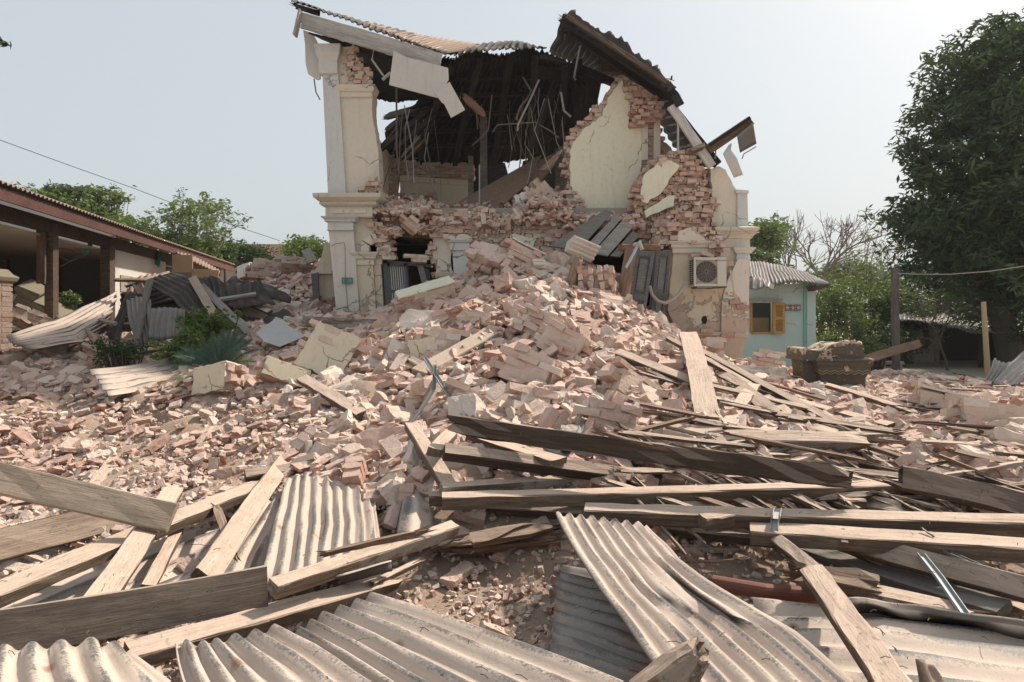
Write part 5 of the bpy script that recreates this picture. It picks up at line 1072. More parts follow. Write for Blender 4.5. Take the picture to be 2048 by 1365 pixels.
# galvanised channels, pipe, strap
def channel(label, pts, w=.04, mat='steel', name='steel_channel', cat='steel channel'):
    pts = [pt(p) for p in pts]; mb = MB(); v = []; m = len(pts)
    for i, p in enumerate(pts):
        d = (pts[min(i+1, m-1)]-pts[max(i-1, 0)]).normalized(); s = d.cross(Vector((0, 0, 1))).normalized(); u = s.cross(d)
        v += [p-s*w/2+u*w*.5, p-s*w/2, p+s*w/2, p+s*w/2+u*w*.5]
    f = [(i*4+k_, i*4+k_+1, i*4+5+k_, i*4+4+k_) for i in range(m-1) for k_ in range(3)]
    mb.add(v, f); return mb.build(name, M[mat], label=label, cat=cat, solid=.003)
channel('bright galvanised channel bent down across the great dark beam', [(848,716,7.6),(878,762,7.0),(905,805,6.5),(938,846,6.0),(1000,868,5.6),(1050,882,5.5)])
channel('dull galvanised channel leaning on the bright one', [(870,730,7.3),(868,778,6.9),(840,825,6.5),(806,862,6.3)], .035, 'steel_dull')
channel('galvanised strip ending in a flat tab on the leaning dark timber', [(1000,850,6.0),(1022,872,5.7),(1070,890,5.5),(1150,924,5.2)], .035)
channel('upright arm of the small steel cross', [(1580,856,5.7),(1585,888,5.6),(1578,918,5.5)], .03)
channel('tilted arm of the small steel cross', [(1618,872,5.6),(1590,892,5.6),(1576,920,5.5)], .03)
channel('flat arm of the small steel cross lying on wood', [(1510,908,5.6),(1550,903,5.6),(1590,895,5.6)], .02)
channel('shiny steel channel slanting down in the shaded right corner', [(1842,1112,.34),(1880,1160,.3),(1930,1232,.24)], .035)
channel('bluish steel strip at the right edge under the beams', [(1880,1100,.36),(1960,1136,.32),(2070,1178,.3)], .03, 'steel_dull')
channel('thin galvanised strip lying level below the great dark beam', [(1140,910,5.6),(1300,914,5.5),(1450,912,5.5)], .02, 'steel_dull')
channel('crumpled steel scrap under the great dark beam', [(1318,928,5.4),(1350,920,5.4),(1370,926,5.3)], .05)
channel('short steel bracket nailed on the great dark beam', [(1165,842,5.7),(1162,862,5.6),(1148,884,5.6)], .03)
channel('crumpled strip between the two long beams', [(1565,992,.46),(1600,985,.48),(1632,982,.46)], .05, 'steel_dull')
channel('pale steel strap wrapped over the strapped beam', [(1556,1020,.54),(1553,1038,.525),(1551,1040,.50),(1549,1062,.42)], .04, 'rod_pale')
channel('narrow steel strip in the shade beneath the bottom right beams', [(1548,1070,.3),(1610,1115,.28),(1640,1150,.26)], .03)
MB().tube([Q(1425,1166,.16), Q(1530,1184,.15), Q(1640,1192,.14)], .042, 14).build('rust_pipe', M['pipe'], label='rust red iron pipe lying under the rotten beam', cat='pipe', smooth=False)
tb('long iron nail sticking out of the strapped beam', (1842,1056,.5), (1868,1074,.46), .006, .006, 0, 'wood_dark', name='nail', cat='nail')
# twigs
random.seed(17)
tw = MB()
for i in range(420):
    px_ = random.uniform(0, 2048); py_ = random.uniform(900, 1360); p = Q(px_, py_, random.uniform(.2, .5)); 
    if random.random() < .6: p.z = H1(p.x, p.y)+.03
    q = p+Vector((random.gauss(0, .03), random.gauss(0, .03), random.gauss(0, .006))); tw.tube([p, (p+q)/2+Vector((0, 0, .006)), q], .0018, 3)
tw.build('twig_litter', M['bark'], kind='stuff', label='dry twigs and husks scattered over the debris', org=(0, 0, 0))
# ---- the fallen roof pile at the left ----
def SH(label, lines, mat, n=5, amp=.03): return sheet(label, [[P(*q) for q in l] for l in lines], mat, n, amp)
SH('sun bleached flared sheet in front of the cycad', [[(180,742,8.6),(192,758,8.4),(204,772,8.2),(222,792,8.)], [(260,730,9.0),(268,746,8.9),(275,762,8.7),(285,778,8.5)], [(345,716,9.6),(350,734,9.4),(352,752,9.2),(356,768,9.0)]], 'corr', 5)
SH('large dusty sheet sliding off the pile toward the brick pier', [[(12,672,10.4),(20,682,10.2),(30,692,10.0),(60,698,9.9)], [(110,640,11.0),(130,655,10.7),(150,672,10.4),(165,684,10.2)], [(236,584,12.2),(232,600,11.8),(225,625,11.4),(205,660,11.0)]], 'corr', 8)
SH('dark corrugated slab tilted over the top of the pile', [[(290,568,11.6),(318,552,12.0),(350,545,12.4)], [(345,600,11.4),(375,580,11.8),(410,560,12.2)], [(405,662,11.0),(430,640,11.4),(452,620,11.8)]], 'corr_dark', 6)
SH('short grey sheet hanging upright in the pile with nail holes', [[(302,618,11.0),(325,614,11.0),(348,616,11.0),(368,620,11.1)], [(296,678,10.8),(320,682,10.8),(345,680,10.8),(366,672,10.9)]], 'corr_grey', 6)
SH('ribbed grey sheet leaning left of the hanging short one', [[(250,600,11.3),(272,592,11.3),(300,600,11.3)], [(258,645,11.1),(282,640,11.1),(302,640,11.1)], [(272,692,10.8),(292,694,10.8),(312,688,10.9)]], 'corr_grey', 5)
SH('narrow dark twisted sheet standing left of the ribbed one', [[(256,575,11.5),(268,588,11.4)], [(232,630,11.2),(250,636,11.1)], [(212,668,10.8),(238,690,10.8)]], 'corr_dark', 2)
SH('rust brown curled sheet at the foot of the pile', [[(170,658,10.4),(196,668,10.3),(225,690,10.1),(262,722,9.8)], [(180,682,10.2),(210,694,10.1),(238,712,9.9),(270,736,9.7)]], 'corr_rusty', 3)
SH('grey sheet folded over the ridge of the pile', [[(265,572,11.8),(300,558,12.0)], [(275,590,11.6),(310,580,11.8)]], 'corr_rusty', 3)
SH('added black backing sheet standing in for the shade in the hollow of the pile', [[(236,590,12.6),(230,640,12.4),(236,700,12.0)], [(360,560,12.9),(370,630,12.6),(380,700,12.2)], [(520,590,13.2),(530,640,12.9),(540,690,12.5)]], 'corr_dark', 10, .12)  # dark sheet added behind the pile as its black, shaded inside
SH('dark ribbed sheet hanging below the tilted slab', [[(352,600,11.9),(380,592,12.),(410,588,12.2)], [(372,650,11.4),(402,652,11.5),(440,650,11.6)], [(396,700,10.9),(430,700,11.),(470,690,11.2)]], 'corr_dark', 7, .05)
SH('dark sheet with a torn corner leaning right of the long rafter', [[(440,586,12.6),(480,600,12.7),(520,622,12.6)], [(470,640,12.),(505,655,12.),(540,668,11.9)]], 'corr_grey', 6, .08)
SH('small rusty sheet poking from the peak of the pile', [[(262,560,12.2),(290,552,12.3),(318,548,12.4)], [(252,596,11.8),(282,590,11.9),(306,584,12.)]], 'corr_rusty', 4, .05)
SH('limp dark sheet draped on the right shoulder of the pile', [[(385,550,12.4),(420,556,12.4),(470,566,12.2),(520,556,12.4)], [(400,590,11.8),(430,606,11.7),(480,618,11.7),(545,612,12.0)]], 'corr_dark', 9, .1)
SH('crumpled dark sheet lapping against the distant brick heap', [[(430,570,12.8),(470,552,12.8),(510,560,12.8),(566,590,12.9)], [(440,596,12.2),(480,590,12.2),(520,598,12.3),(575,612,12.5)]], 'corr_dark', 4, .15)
SH('bowed dark sheet curving over the bluish panel', [[(500,668,11.6),(530,640,11.8),(565,618,12.0),(595,632,12.0)], [(510,690,11.3),(545,662,11.5),(575,634,11.7),(600,640,11.8)]], 'corr_dark', 3, .05)
SH('small pale sheet piece lying behind the bush', [[(365,652,11.0),(385,650,11.1)], [(368,682,10.8),(402,690,10.8)]], 'corr_grey', 3)
thingslab('flat_panel', 'flat bluish white metal panel with a torn corner on the bricks', 'metal panel', [(512,666),(545,642),(552,634),(568,640),(574,650),(612,672),(560,694),(530,684)], [9.9,10.3,10.4,10.4,10.2,9.9,9.5,9.6], .01, 'rod_pale')
for a, b, w_, m, lb in [((300,560,11.6),(268,700,10.6),.12,'wood_grey','grey rafter leaning down the left face of the pile'), ((385,556,12.0),(440,650,11.0),.14,'wood_dark','dark rafter crossing beside the tilted slab'), ((402,572,12.0),(505,675,10.9),.12,'wood_grey','long grey rafter on the right slope of the pile'), ((412,590,11.9),(500,655,11.1),.05,'wood_grey','thin batten beside the long grey rafter'), ((424,602,11.7),(512,588,12.0),.07,'wood_grey','level batten poking out to the right of the pile'), ((505,610,12.1),(540,625,11.8),.1,'wood_dark','dark plank end under the draped sheet'),
   ((250,572,11.8),(340,546,12.2),.08,'wood_dark','dark ridge batten on top of the pile'), ((176,690,10.3),(250,700,10.2),.08,'wood','tan batten in front of the rust brown sheet'), ((286,706,10.2),(350,694,10.3),.05,'wood_brown','thin brown stick under the short grey sheet'), ((200,640,11.0),(232,648,10.8),.06,'wood_grey','short grey batten inside the left of the pile'), ((478,560,13.4),(472,580,13.2),.06,'wood_pale','pale upright stick on the right shoulder of the pile'), ((20,625,11.6),(62,650,11.0),.05,'wood','thin lath leaning beside the mint green slab'), ((230,560,12.0),(300,562,11.8),.07,'wood_brown','brown batten jutting from the peak of the pile'), ((612,500,15),(625,525,14.8),.2,'wood_pale','pale board leaning at the top of the distant heap')]:
    tb(lb, a, b, w_, .05, 30, m)
# ---- leaning masonry cap at the far left, mint slab, brick pier ----
cp = thing('fallen_gate_cap', P(95, 640, 12), 'mossy cement gate cap toppled among the debris by the shed', 'fallen pier cap')
c0 = P(100, 628, 12.0); R3 = euler(20, 32, 20); mb = MB(); mb.box(c0, (1.0, .5, .3), R3, .01); mb.build('cap_body', M['mossy'], cp, bevel=.02)
mb = MB(); mb.box(c0+R3 @ Vector((-.42, 0, .24)), (.34, .56, .07), R3); mb.box(c0+R3 @ Vector((-.42, 0, .18)), (.28, .5, .07), R3); mb.build('moulded_cap', M['mossy'], cp, bevel=.015)
chunk('fallen_brick_panel', 'sloping brick panel lying under the toppled gate cap', 92, 655, 11.6, (1.0, .5, .25), (-25, 25, 15), [], seed=51, bmat='brick_shade', cat='brick panel')
thingslab('mint_slab', 'mint green painted slab leaning behind the brick pier', 'wall slab', [(12,588),(62,590),(92,640),(60,655),(16,655)], [12.6,12.6,12.3,12.2,12.2], .1, 'aqua')
bp = thing('brick_pier', P(-5, 690, 10.3), 'weathered brick gate pier with a moulded cap at the left edge', 'pier')
a, b = P(-130, 700, 10.3), P(-18, 560, 10.3); mb = MB(); z = 0.0; j = 0
while z < b.z:
    for i in range(4):
        for q in range(2): mb.box((a.x+(i+.5)*(b.x-a.x)/4, 10.3+q*.24+.1, z+.037), ((b.x-a.x)/4*.96, .225, .066), euler(0, 0, random.gauss(0, .8)), .006, random.uniform(.4, .8))
    z += .078; j += 1
mb.span((a.x+.01, 10.31, 0), (b.x-.01, 10.72, b.z-.01), tint=.9); mb.build('brickwork', M['brick_dark'], bp)
MB().rects(a.x, b.x, 10.28, 10.78, [(b.z-.03, 0), (b.z, .03), (b.z+.05, .05), (b.z+.07, .05), (b.z+.1, 0), (b.z+.18, -.05)]).build('cap', M['mossy'], bp, bevel=.01)
# ---- gate pier stump on the right ----
gp = thing('broken_pier', P(1690, 785, 12), 'blackened ornate masonry pier stump with a scrolled broken top', 'pier')
y0 = 12.3; X = lambda px_: P(px_, 0, y0).x; Zp = lambda py_: P(0, py_, y0).z
MB().span((X(1640), y0, 0), (X(1732), y0+.8, Zp(752))).build('pier_shaft', M['grimy'], gp, bevel=.02)
MB().rects(X(1640), X(1732), y0, y0+.8, [(Zp(756), 0), (Zp(750), .02), (Zp(746), .06), (Zp(734), .06), (Zp(730), .09), (Zp(724), .09), (Zp(722), .13), (Zp(718), .13)]).build('pier_cornice', M['grimy'], gp, bevel=.01)
mb = MB()
for row in range(2):
    zz = Zp(742+row*5); n = 13; 
    for i in range(n):
        xa, xb = X(1634)+i*(X(1738)-X(1634))/n, X(1634)+(i+1)*(X(1738)-X(1634))/n; u = .018 if i % 2 else -.018
        mb.tube([(xa, y0-.065, zz-u), (xb, y0-.065, zz+u)], .008, 4)
mb.build('zigzag_band', simple('zigzag_lime', (.30, .25, .19), .9), gp)
MB().prism([Vector(p) for p in pw([(1606, 722), (1606, 698), (1612, 695), (1622, 700), (1636, 703), (1650, 700), (1664, 690), (1680, 685), (1700, 687), (1728, 690), (1730, 720)], y0-.04)], (0, .75, 0)).build('scrolled_top', M['grimy'], gp, bevel=.02)
MB().span((X(1606), y0-.06, Zp(722)), (X(1742), y0+.8, Zp(716.5))).build('top_slab', M['grimy'], gp, bevel=.012)
MB().prism([Vector(p) for p in pw([(1604, 718), (1640, 718), (1640, 800), (1612, 790)], y0+.1)], (0, .5, 0)).build('pier_wing', M['grimy'], gp, bevel=.02)
mb = MB()
for i in range(24): addrock(mb, random.choice(FRAG), P(random.uniform(1682, 1725), random.uniform(683, 689), y0+random.uniform(.05, .5)), randrot(30), random.uniform(.05, .09), .7)
mb.build('crumbled_masonry', M['brick'], gp)
# ---------------- neighbouring buildings ----------------
shed = thing('open_shed', (-9, 15, 0), 'long low open shed with a dusty tin roof and red fascia', 'shed')
def EP(px, h):           # point on the shed's front line at height h; the line passes (-7.5,10.3) and (-9.7,22.9)
    t = (px-1024)/FPX; Y = (-7.5+10.3*.1746)/(t+.1746); return Vector((t*Y, Y, h))
def along(Y, h, dx=0.): return Vector((-7.5-(Y-10.3)*.1746+dx, Y, h))
Ya, Yb = 8.4, 23.5
EH = 3.42
def quadbox(a, b, up, off): return [a, b, b+up, a+up], off
def seg(name, Y0, Y1, z0, z1, dx0, dx1, mat, bevel=0):
    mb = MB(); mb.prism([along(Y0, z0, dx1), along(Y1, z0, dx1), along(Y1, z1, dx1), along(Y0, z1, dx1)], (dx0-dx1, 0, 0)); return mb.build(name, M[mat], shed, bevel=bevel)
seg('fascia_board', Ya, Yb, EH-.2, EH-.02, .42, .46, 'wood_red')
loft('roof', [[along(Ya, EH+.02, .52), along(16, EH+.0, .52), along(Yb, EH+.02, .52)], [along(Ya, EH+.36, -.6), along(16, EH+.34, -.6), along(Yb, EH+.36, -.6)], [along(Ya, EH+1.0, -3), along(16, EH+1.0, -3), along(Yb, EH+1.0, -3)]], 'corr_rusty', parent=shed, ncor=120, solid=.01)
seg('wall_plate', Ya, Yb, EH-.36, EH-.14, -.06, .06, 'wood_dark')
MB().prism([along(Ya, EH-.42, -.1), along(Yb, EH-.42, -.1), along(Yb, EH-.22, -5.5), along(Ya, EH-.22, -5.5)], (0, 0, .03)).build('ceiling', M['ceiling'], shed)
seg('back_wall', Ya, Yb+6, 1.6, EH+1.7, -5.6, -5.4, 'grey_interior'); seg('wainscot', Ya, Yb, 0, 1.6, -5.6, -5.35, 'red_interior')
seg('wall_rail', Ya, Yb, 1.58, 1.7, -5.35, -5.25, 'wood_brown')
for Y in np.arange(9.5, 23, 1.6): seg('wall_stud', Y, Y+.08, 0, EH-.25, -5.36, -5.28, 'wood_dark')
def cross(name, Y, x0, x1, z0, z1, mat): 
    a = along(Y, 0); return MB().span((a.x+x0, Y, z0), (a.x+x1, Y+.12, z1)).build(name, M[mat], shed)
cross('partition', 16.6, -5.4, -.1, 0, 1.7, 'red_interior'); cross('partition', 16.6, -5.4, -.1, 1.7, EH-.3, 'grey_interior'); cross('partition_rail', 16.5, -5.4, -.1, 1.66, 1.78, 'wood_brown')
for x in (-4.6, -3.4, -2.2, -1.1): cross('window_post', 16.45, x, x+.09, 1.7, EH-.4, 'wood_brown')
cross('shelf', 16.2, -3.2, -.4, 1.05, 1.1, 'wood')
for Y, wd in ((11.8, .15), (14.15, .2)):
    a = along(Y, 0); MB().span((a.x-wd/2, Y-wd/2, 0), (a.x+wd/2, Y+wd/2, EH-.2)).build('post', M['wood_dark'], shed, bevel=.01)
plank('post_cleat', along(11.65, EH-.3, -.1), along(11.65, 2.2, -.1), .14, .05, 0, 'wood_dark', parent=shed)
seg('white_wall', 14.35, 17.8, 0, EH-.3, -.08, .0, 'lime'); seg('lattice_vent', 14.8, 16.7, 2.2, 2.55, .002, .02, 'concrete')
seg('dark_wall', 17.8, 22.6, 0, EH-.3, -.3, -.2, 'grey_interior')
seg('plywood_panel', 18.2, 20.6, 1.6, 2.75, -.02, .02, 'plywood'); 
seg('blue_window', 15.0, 15.7, 1.0, 1.55, .01, .03, 'blue')
for (a, b, c_, d_, Y) in ((344, 510, 385, 545, 16.5), (300, 555, 340, 590, 15.6)):
    thingslab('plywood_sheet', 'stained plywood sheet fixed at the far end of the shed' if Y > 16 else 'low plywood sheet standing behind the fallen roof pile', 'plywood sheet', [(a, b), (c_, b), (c_, d_), (a, d_)], [Y]*4, .03, 'plywood')
thingslab('plywood_sheet', 'long plywood sheet closing the gap between shed and fallen roof pile', 'plywood sheet', [(383, 538), (438, 541), (434, 566), (384, 560)], [16.5]*4, .03, 'plywood')
loft('lean_to_roof', [[P(360,500,18.5), P(400,520,18.5), P(440,542,18.5)], [P(352,506,17), P(395,528,17), P(438,548,17)]], 'corr_rusty', parent=shed, ncor=14, solid=.02)
MB().tube([P(182,465,13.9), P(180,490,13.9), P(172,508,13.9), P(166,512,13.9)], .05, 7, .03).build('netting_tail', M['net'], label='twisted green netting tail tied between the shed posts', cat='netting')
for i, q in enumerate([[(166,512),(140,524),(112,508)], [(166,512),(145,520),(118,535)], [(166,510),(140,500),(116,497)]]):
    MB().tube([P(a, b, 13.8) for a, b in q], .012, 5).build('string', M['rod'], label=['grey string sagging from the netting knot to the post', 'lower loose string hanging from the netting knot', 'upper string stretched from the netting knot'][i], cat='string')
loft('netting', [[P(282,506,17), P(300,498,17), P(320,504,17)], [P(284,530,17), P(302,528,17), P(322,536,17)]], 'net', parent=None, label='scrap of green netting hung on the white shed wall', cat='netting', amp=.05, solid=.004, jag=.05)
far = thing('far_house', P(500, 520, 42), 'distant building with a faded pink tin roof beyond the trees', 'house')
MB().prism([P(395,512,42), P(436,497,42), P(480,488,42), P(575,489,42), P(640,505,42), P(640,520,42), P(395,525,42)], (0, 6, 0)).build('roof', simple('faded_pink_roof', (.42, .30, .25), .9), far)
MB().span((P(400,0,42).x, 42.5, 0), (P(640,0,42).x, 47, P(0,520,42).z)).build('wall', M['concrete'], far)
# turquoise house
tq = thing('turquoise_house', P(1560, 710, 20), 'small turquoise house with an open brown shuttered window and rusty tin roof', 'house')
y = 20.0; A = lambda px_, py_, Y=y: P(px_, py_, Y)
xl, xr_ = A(1470, 0).x, A(1627, 0).x; zt = A(0, 566).z
wx0, wx1, wz0, wz1 = A(1503, 0).x, A(1548, 0).x, A(0, 665).z, A(0, 606).z
mb = MB(); mb.span((xl, y, 0), (wx0, y+.2, zt-.03)); mb.span((wx1, y, 0), (xr_, y+.2, zt-.03)); mb.span((wx0, y, 0), (wx1, y+.2, wz0)); mb.span((wx0, y, wz1), (wx1, y+.2, zt-.03)); mb.span((xr_-.2, y+.2, 0), (xr_, y+5, zt-.03)); mb.span((xl, y+4.8, 0), (xr_-.2, y+5, zt-.03)); mb.build('wall', M['turq'], tq)
MB().span((A(1612, 0).x, y-.08, 0), (xr_+.03, y-.002, zt)).build('corner_pillar', M['turq'], tq); MB().span((A(1610, 0).x-.05, y-.05, 0), (A(1612, 0).x-.002, y-.002, zt)).build('pillar_edge', M['turq_dark'], tq)
wn = MB(); 
for a, b in (((wx0-.05, y-.03, wz0), (wx0+.02, y+.1, wz1)), ((wx1-.02, y-.03, wz0), (wx1+.03, y+.1, wz1)), ((wx0, y-.03, wz0-.05), (wx1, y+.1, wz0+.01))): wn.span(a, b)
wno = wn.build('window', M['orange_wood'], tq)
MB().span((wx0, y+.4, wz0), (wx1, y+.45, wz0+.42)).build('room_partition', M['plywood'], tq); MB().span((xl+.1, y+2.5, 0), (xr_-.3, y+2.6, zt)).build('inner_wall', M['grey_interior'], tq)
a, b = A(1546, 606, 19.9), A(1569, 667, 19.9); sh = MB(); sh.span((a.x, 19.86, b.z), (b.x, 19.9, a.z)); so_ = sh.build('window_shutter', M['orange_wood'], tq, bevel=.006)
mb = MB()
for (v0, v1) in ((.08, .45), (.55, .92)): mb.span((a.x+.07, 19.845, b.z+(a.z-b.z)*v0), (b.x-.07, 19.859, b.z+(a.z-b.z)*v1))
mb.build('raised_panel', M['orange_wood'], so_, bevel=.004)
MB().span((A(1497, 0).x, 19.7, A(0, 602).z), (A(1558, 0).x, 20., A(0, 598).z)).build('window_canopy', M['concrete'], tq)
vb = MB(); z0, z1 = A(0, 623).z, A(0, 609).z; x0, x1 = A(1568, 0).x, A(1601, 0).x; vb.span((x0, 19.975, z0), (x1, 20.0, z1)); vo_ = vb.build('vent_block', M['dark'], tq)
mb = MB(); n = 3; wv = (x1-x0)/n
for i in range(n):
    cx = x0+(i+.5)*wv; cz2 = (z0+z1)/2; h2 = (z1-z0)/2-.01
    for t in range(8):
        an = t*math.pi/4; mb.tube([(cx, 19.965, cz2), (cx+math.cos(an)*wv*.45, 19.965, cz2+math.sin(an)*h2)], .011, 4)
    for q in ((cx-wv/2, z0, cx-wv/2, z1), (cx+wv/2, z0, cx+wv/2, z1), (cx-wv/2, z0, cx+wv/2, z0), (cx-wv/2, z1, cx+wv/2, z1)): mb.tube([(q[0], 19.965, q[1]), (q[2], 19.965, q[3])], .014, 4)
    mb.tube([(cx+wv*.22*math.cos(t), 19.96, cz2+wv*.22*math.sin(t)) for t in np.linspace(0, 2*math.pi, 9)], .01, 4)
mb.build('vent_lattice', M['lime'], vo_)
loft('roof', [[P(1496,556,19.4), P(1540,572,19.4), P(1590,563,19.3), P(1640,568,19.2), P(1662,569,19.2)], [P(1490,520,22.5), P(1530,527,22.5), P(1570,533,22.5), P(1610,545,22.5), P(1655,566,22.5)]], 'corr_clean', parent=tq, ncor=26, solid=.02, amp=.05)
MB().prism([P(1632,572,19.3), P(1660,570,19.3), P(1658,574,19.4), P(1632,582,19.4)], (0, 3, 0)).build('eave_soffit', M['wood_dark'], tq)
SHT = sheet('crumpled shiny sheet drooping over the turquoise eave', [[P(1494,562,18.8), P(1510,556,18.9), P(1530,560,19), P(1548,566,19)], [P(1496,570,18.6), P(1512,578,18.6), P(1528,574,18.7), P(1550,580,18.8)]], 'corr_clean', 5, .12)
# shack and shade under the big tree
sk = thing('low_shack', P(1940, 745, 26), 'dim low shack with a grey tin roof under the big tree', 'shack')
loft('roof', [[P(1800,640,24), P(1880,650,23.4), P(1960,668,22.8), P(2120,668,22.)], [P(1790,612,28), P(1900,622,28), P(2000,632,28), P(2150,650,28)]], 'corr_grey', parent=sk, ncor=30, solid=.03, amp=.08)
mb = MB(); mb.span((P(1800,0,26).x, 26, 0), (P(1870,0,26).x, 26.2, 2.1)); mb.build('wall', M['concrete'], sk); MB().span((P(1870,0,27.5).x, 27.5, 0), (P(2200,0,27.5).x, 27.7, 1.8)).build('back_wall', M['dark'], sk)
for px_ in (1872, 1960, 2040): MB().span((P(px_,0,23.5).x, 23.5, 0), (P(px_,0,23.5).x+.12, 23.62, 1.35)).build('post', M['wood_dark'], sk)
# posts, rope, bench, sheet on the right
plank('wooden_post', P(1793,750,19.5)+Vector((0,0,-.3)), P(1790,536,19.5), .17, .15, 0, 'wood_grey', label='tall weathered grey post holding the rope in front of the bushes', cat='post', rough=.012)
MB().tube([P(1977,770,17), P(1972,690,17), P(1967,604,17)], .07, 10, .055).build('bamboo_post', M['bamboo'], label='leaning yellowish bamboo post at the right under the big tree', cat='post')
MB().tube([P(1796,547,19.4), P(1840,549,19), P(1900,549,18.4), P(1980,543,17.8), P(2080,528,17)], .014, 6).build('rope', M['hose'], label='pale rope strung from the grey post toward the right edge', cat='rope')
plank('leaning_plank', P(1725,722,17.5), P(1842,687,18.5), .22, .06, 70, 'wood_brown', label='brown plank leaning behind the ornate pier toward the grey post', cat='plank', spl=(0,.05))
bn = MB(); a = P(1765,742,19.8); bn.span((a.x, 19.8, .33), (a.x+.62, 20.1, .42)); bn.span((a.x+.02, 19.82, 0), (a.x+.12, 20.08, .33)); bn.span((a.x+.48, 19.82, 0), (a.x+.58, 20.08, .33)); bn.build('stone_bench', M['concrete'], label='low concrete bench in the shade beside the grey post', cat='bench', bevel=.01)
SH('bent corrugated sheet standing on the bare earth near the bamboo post', [[(1965,778,15), (1975,776,15), (1985,772,15), (2000,766,15)], [(1990,716,15.6), (2002,722,15.6), (2014,724,15.6), (2030,722,15.6)]], 'corr_grey', 4, .04)
SH('long corrugated sheet rising to the right edge beside the bent one', [[(1985,766,14.8), (2000,776,14.6), (2020,780,14.5)], [(2020,726,15.6), (2040,740,15.2), (2060,745,15)], [(2060,690,16.5), (2090,700,16.2), (2110,710,16)]], 'corr_grey', 4, .05)
# wire across the left sky, birds
MB().tube([P(-40, 266, 24), P(130, 328, 26), P(270, 378, 28), P(420, 436, 30), P(560, 482, 32)], .013, 5).build('overhead_wire', M['cable'], label='thin overhead wire crossing the sky at the left', cat='wire')
def bird(px_, py_, Y, s, label, wing):
    c0 = P(px_, py_, Y); mb = MB(); mb.tube([c0+Vector((-s, 0, s*.35)), c0+Vector((-s*.6, 0, s*.18)), c0, c0+Vector((s*.6, 0, -s*.2)), c0+Vector((s, 0, -s*.3))], s*.22, 8, s*.1)
    r = mb.build('bird', M['bird'], label=label, cat='bird')
    w1 = MB(); w1.prism([c0+Vector((-s*.4, 0, 0)), c0+Vector((s*.3, 0, 0)), c0+Vector((s*.2*wing, -s*.8, s*1.2*wing)), c0+Vector((-s*.3, -s*.6, s*.9*wing))], (0, .01, .01)); w1.build('wing', M['bird'], r)
    return r
bird(270, 373, 27, .09, 'small dark bird flying past the overhead wire', .3); bird(1343, 160, 12.2, .05, 'small bird taking off above the right gable', 1)

# ---------------- plants ----------------
def leaves(mb, centers, per, rad, size, asp=.4, droop=.3, rg=None):
    rg = rg or rng; C_ = np.repeat(np.array(centers, float), per, 0); n = len(C_)
    off = rg.normal(0, 1, (n, 3)); off *= (rad*rg.random((n, 1))**.5)/np.linalg.norm(off, axis=1, keepdims=True); off[:, 2] *= .75
    c = C_+off; d = rg.normal(0, 1, (n, 3)); d[:, 2] = d[:, 2]*.5-droop; d += off/rad*.6; d /= np.linalg.norm(d, axis=1, keepdims=True)
    s = np.cross(d, rg.normal(0, 1, (n, 3))); s /= np.linalg.norm(s, axis=1, keepdims=True); L = size*rg.uniform(.6, 1.3, (n, 1)); W = L*asp*.5
    nn = np.cross(d, s)
    v = np.stack([c-d*L*.5, c+s*W+nn*W*.3, c+d*L*.5, c-s*W+nn*W*.3], 1).reshape(-1, 3); b = len(mb.v)
    mb.v.extend(v.tolist()); mb.f.extend([(b+4*i, b+4*i+1, b+4*i+2, b+4*i+3) for i in range(n)]); mb.m.extend([0]*n)
    tn = np.clip(np.repeat(rg.random(len(centers)), per)*.6+rg.random(n)*.4, 0, 1); mb.t.extend(tn.tolist())
def leafbuild(mb, name, mat, parent=None, **k):
    me = bpy.data.meshes.new(name); org = ORG[parent.name] if parent else Vector(k.get('org', (0, 0, 0)))
    me.from_pydata((np.array(mb.v)-np.array(org)).tolist(), [], mb.f); at = me.attributes.new('tint', 'FLOAT', 'FACE'); at.data.foreach_set('value', np.array(mb.t, dtype=np.float32)); me.materials.append(M[mat])
    o = bpy.data.objects.new(name, me); sc.collection.objects.link(o)
    if parent: o.parent = parent
    else: o.location = org
    return tag(o, k.get('label'), k.get('cat'), k.get('group'), k.get('kind'))
def tree(label, base, blobs, trunk_r, leaf, per, crad, size, mat, nclus, seed, name='tree', bark='bark', asp=.4, droop=.3, group=None, shell=.55, limbs=True):
    rg = np.random.default_rng(seed); random.seed(seed); base = Vector(base); r = thing(name, base, label, 'tree', group)
    tr = MB(); cs = []; vol = [b[1][0]*b[1][1]*b[1][2] for b in blobs]; tot = sum(vol)
    fork = base.lerp(Vector(blobs[0][0]), .45); tr.tube([base, base.lerp(fork, .5)+Vector((random.gauss(0, .05), 0, 0)), fork], trunk_r, 9, trunk_r*.7)
    for (c, rad), v in zip(blobs, vol):
        c = Vector(c); 
        if limbs: tr.tube([fork, fork.lerp(c, .5)+Vector((random.gauss(0, .2), random.gauss(0, .2), .1)), c], trunk_r*.6, 6, trunk_r*.15)
        n = max(4, int(nclus*v/tot)); d = rg.normal(0, 1, (n, 3)); d /= np.linalg.norm(d, axis=1, keepdims=True); q = shell+(1-shell)*rg.random((n, 1)); q *= 1+.18*rg.normal(0, 1, (n, 1))
        pts = np.array(c)+d*q*np.array(rad); cs.extend(pts.tolist())
        if limbs:
            for p in pts[::max(1, n//14)]: tr.tube([c, c.lerp(Vector(p), .5)+Vector((0, 0, .05)), p], trunk_r*.16, 4, trunk_r*.04)
    tr.build('trunk', M[bark], r)
    lv = MB(); leaves(lv, cs, per, crad, size, asp, droop, rg); leafbuild(lv, 'crown', mat, r); return r
bt = []
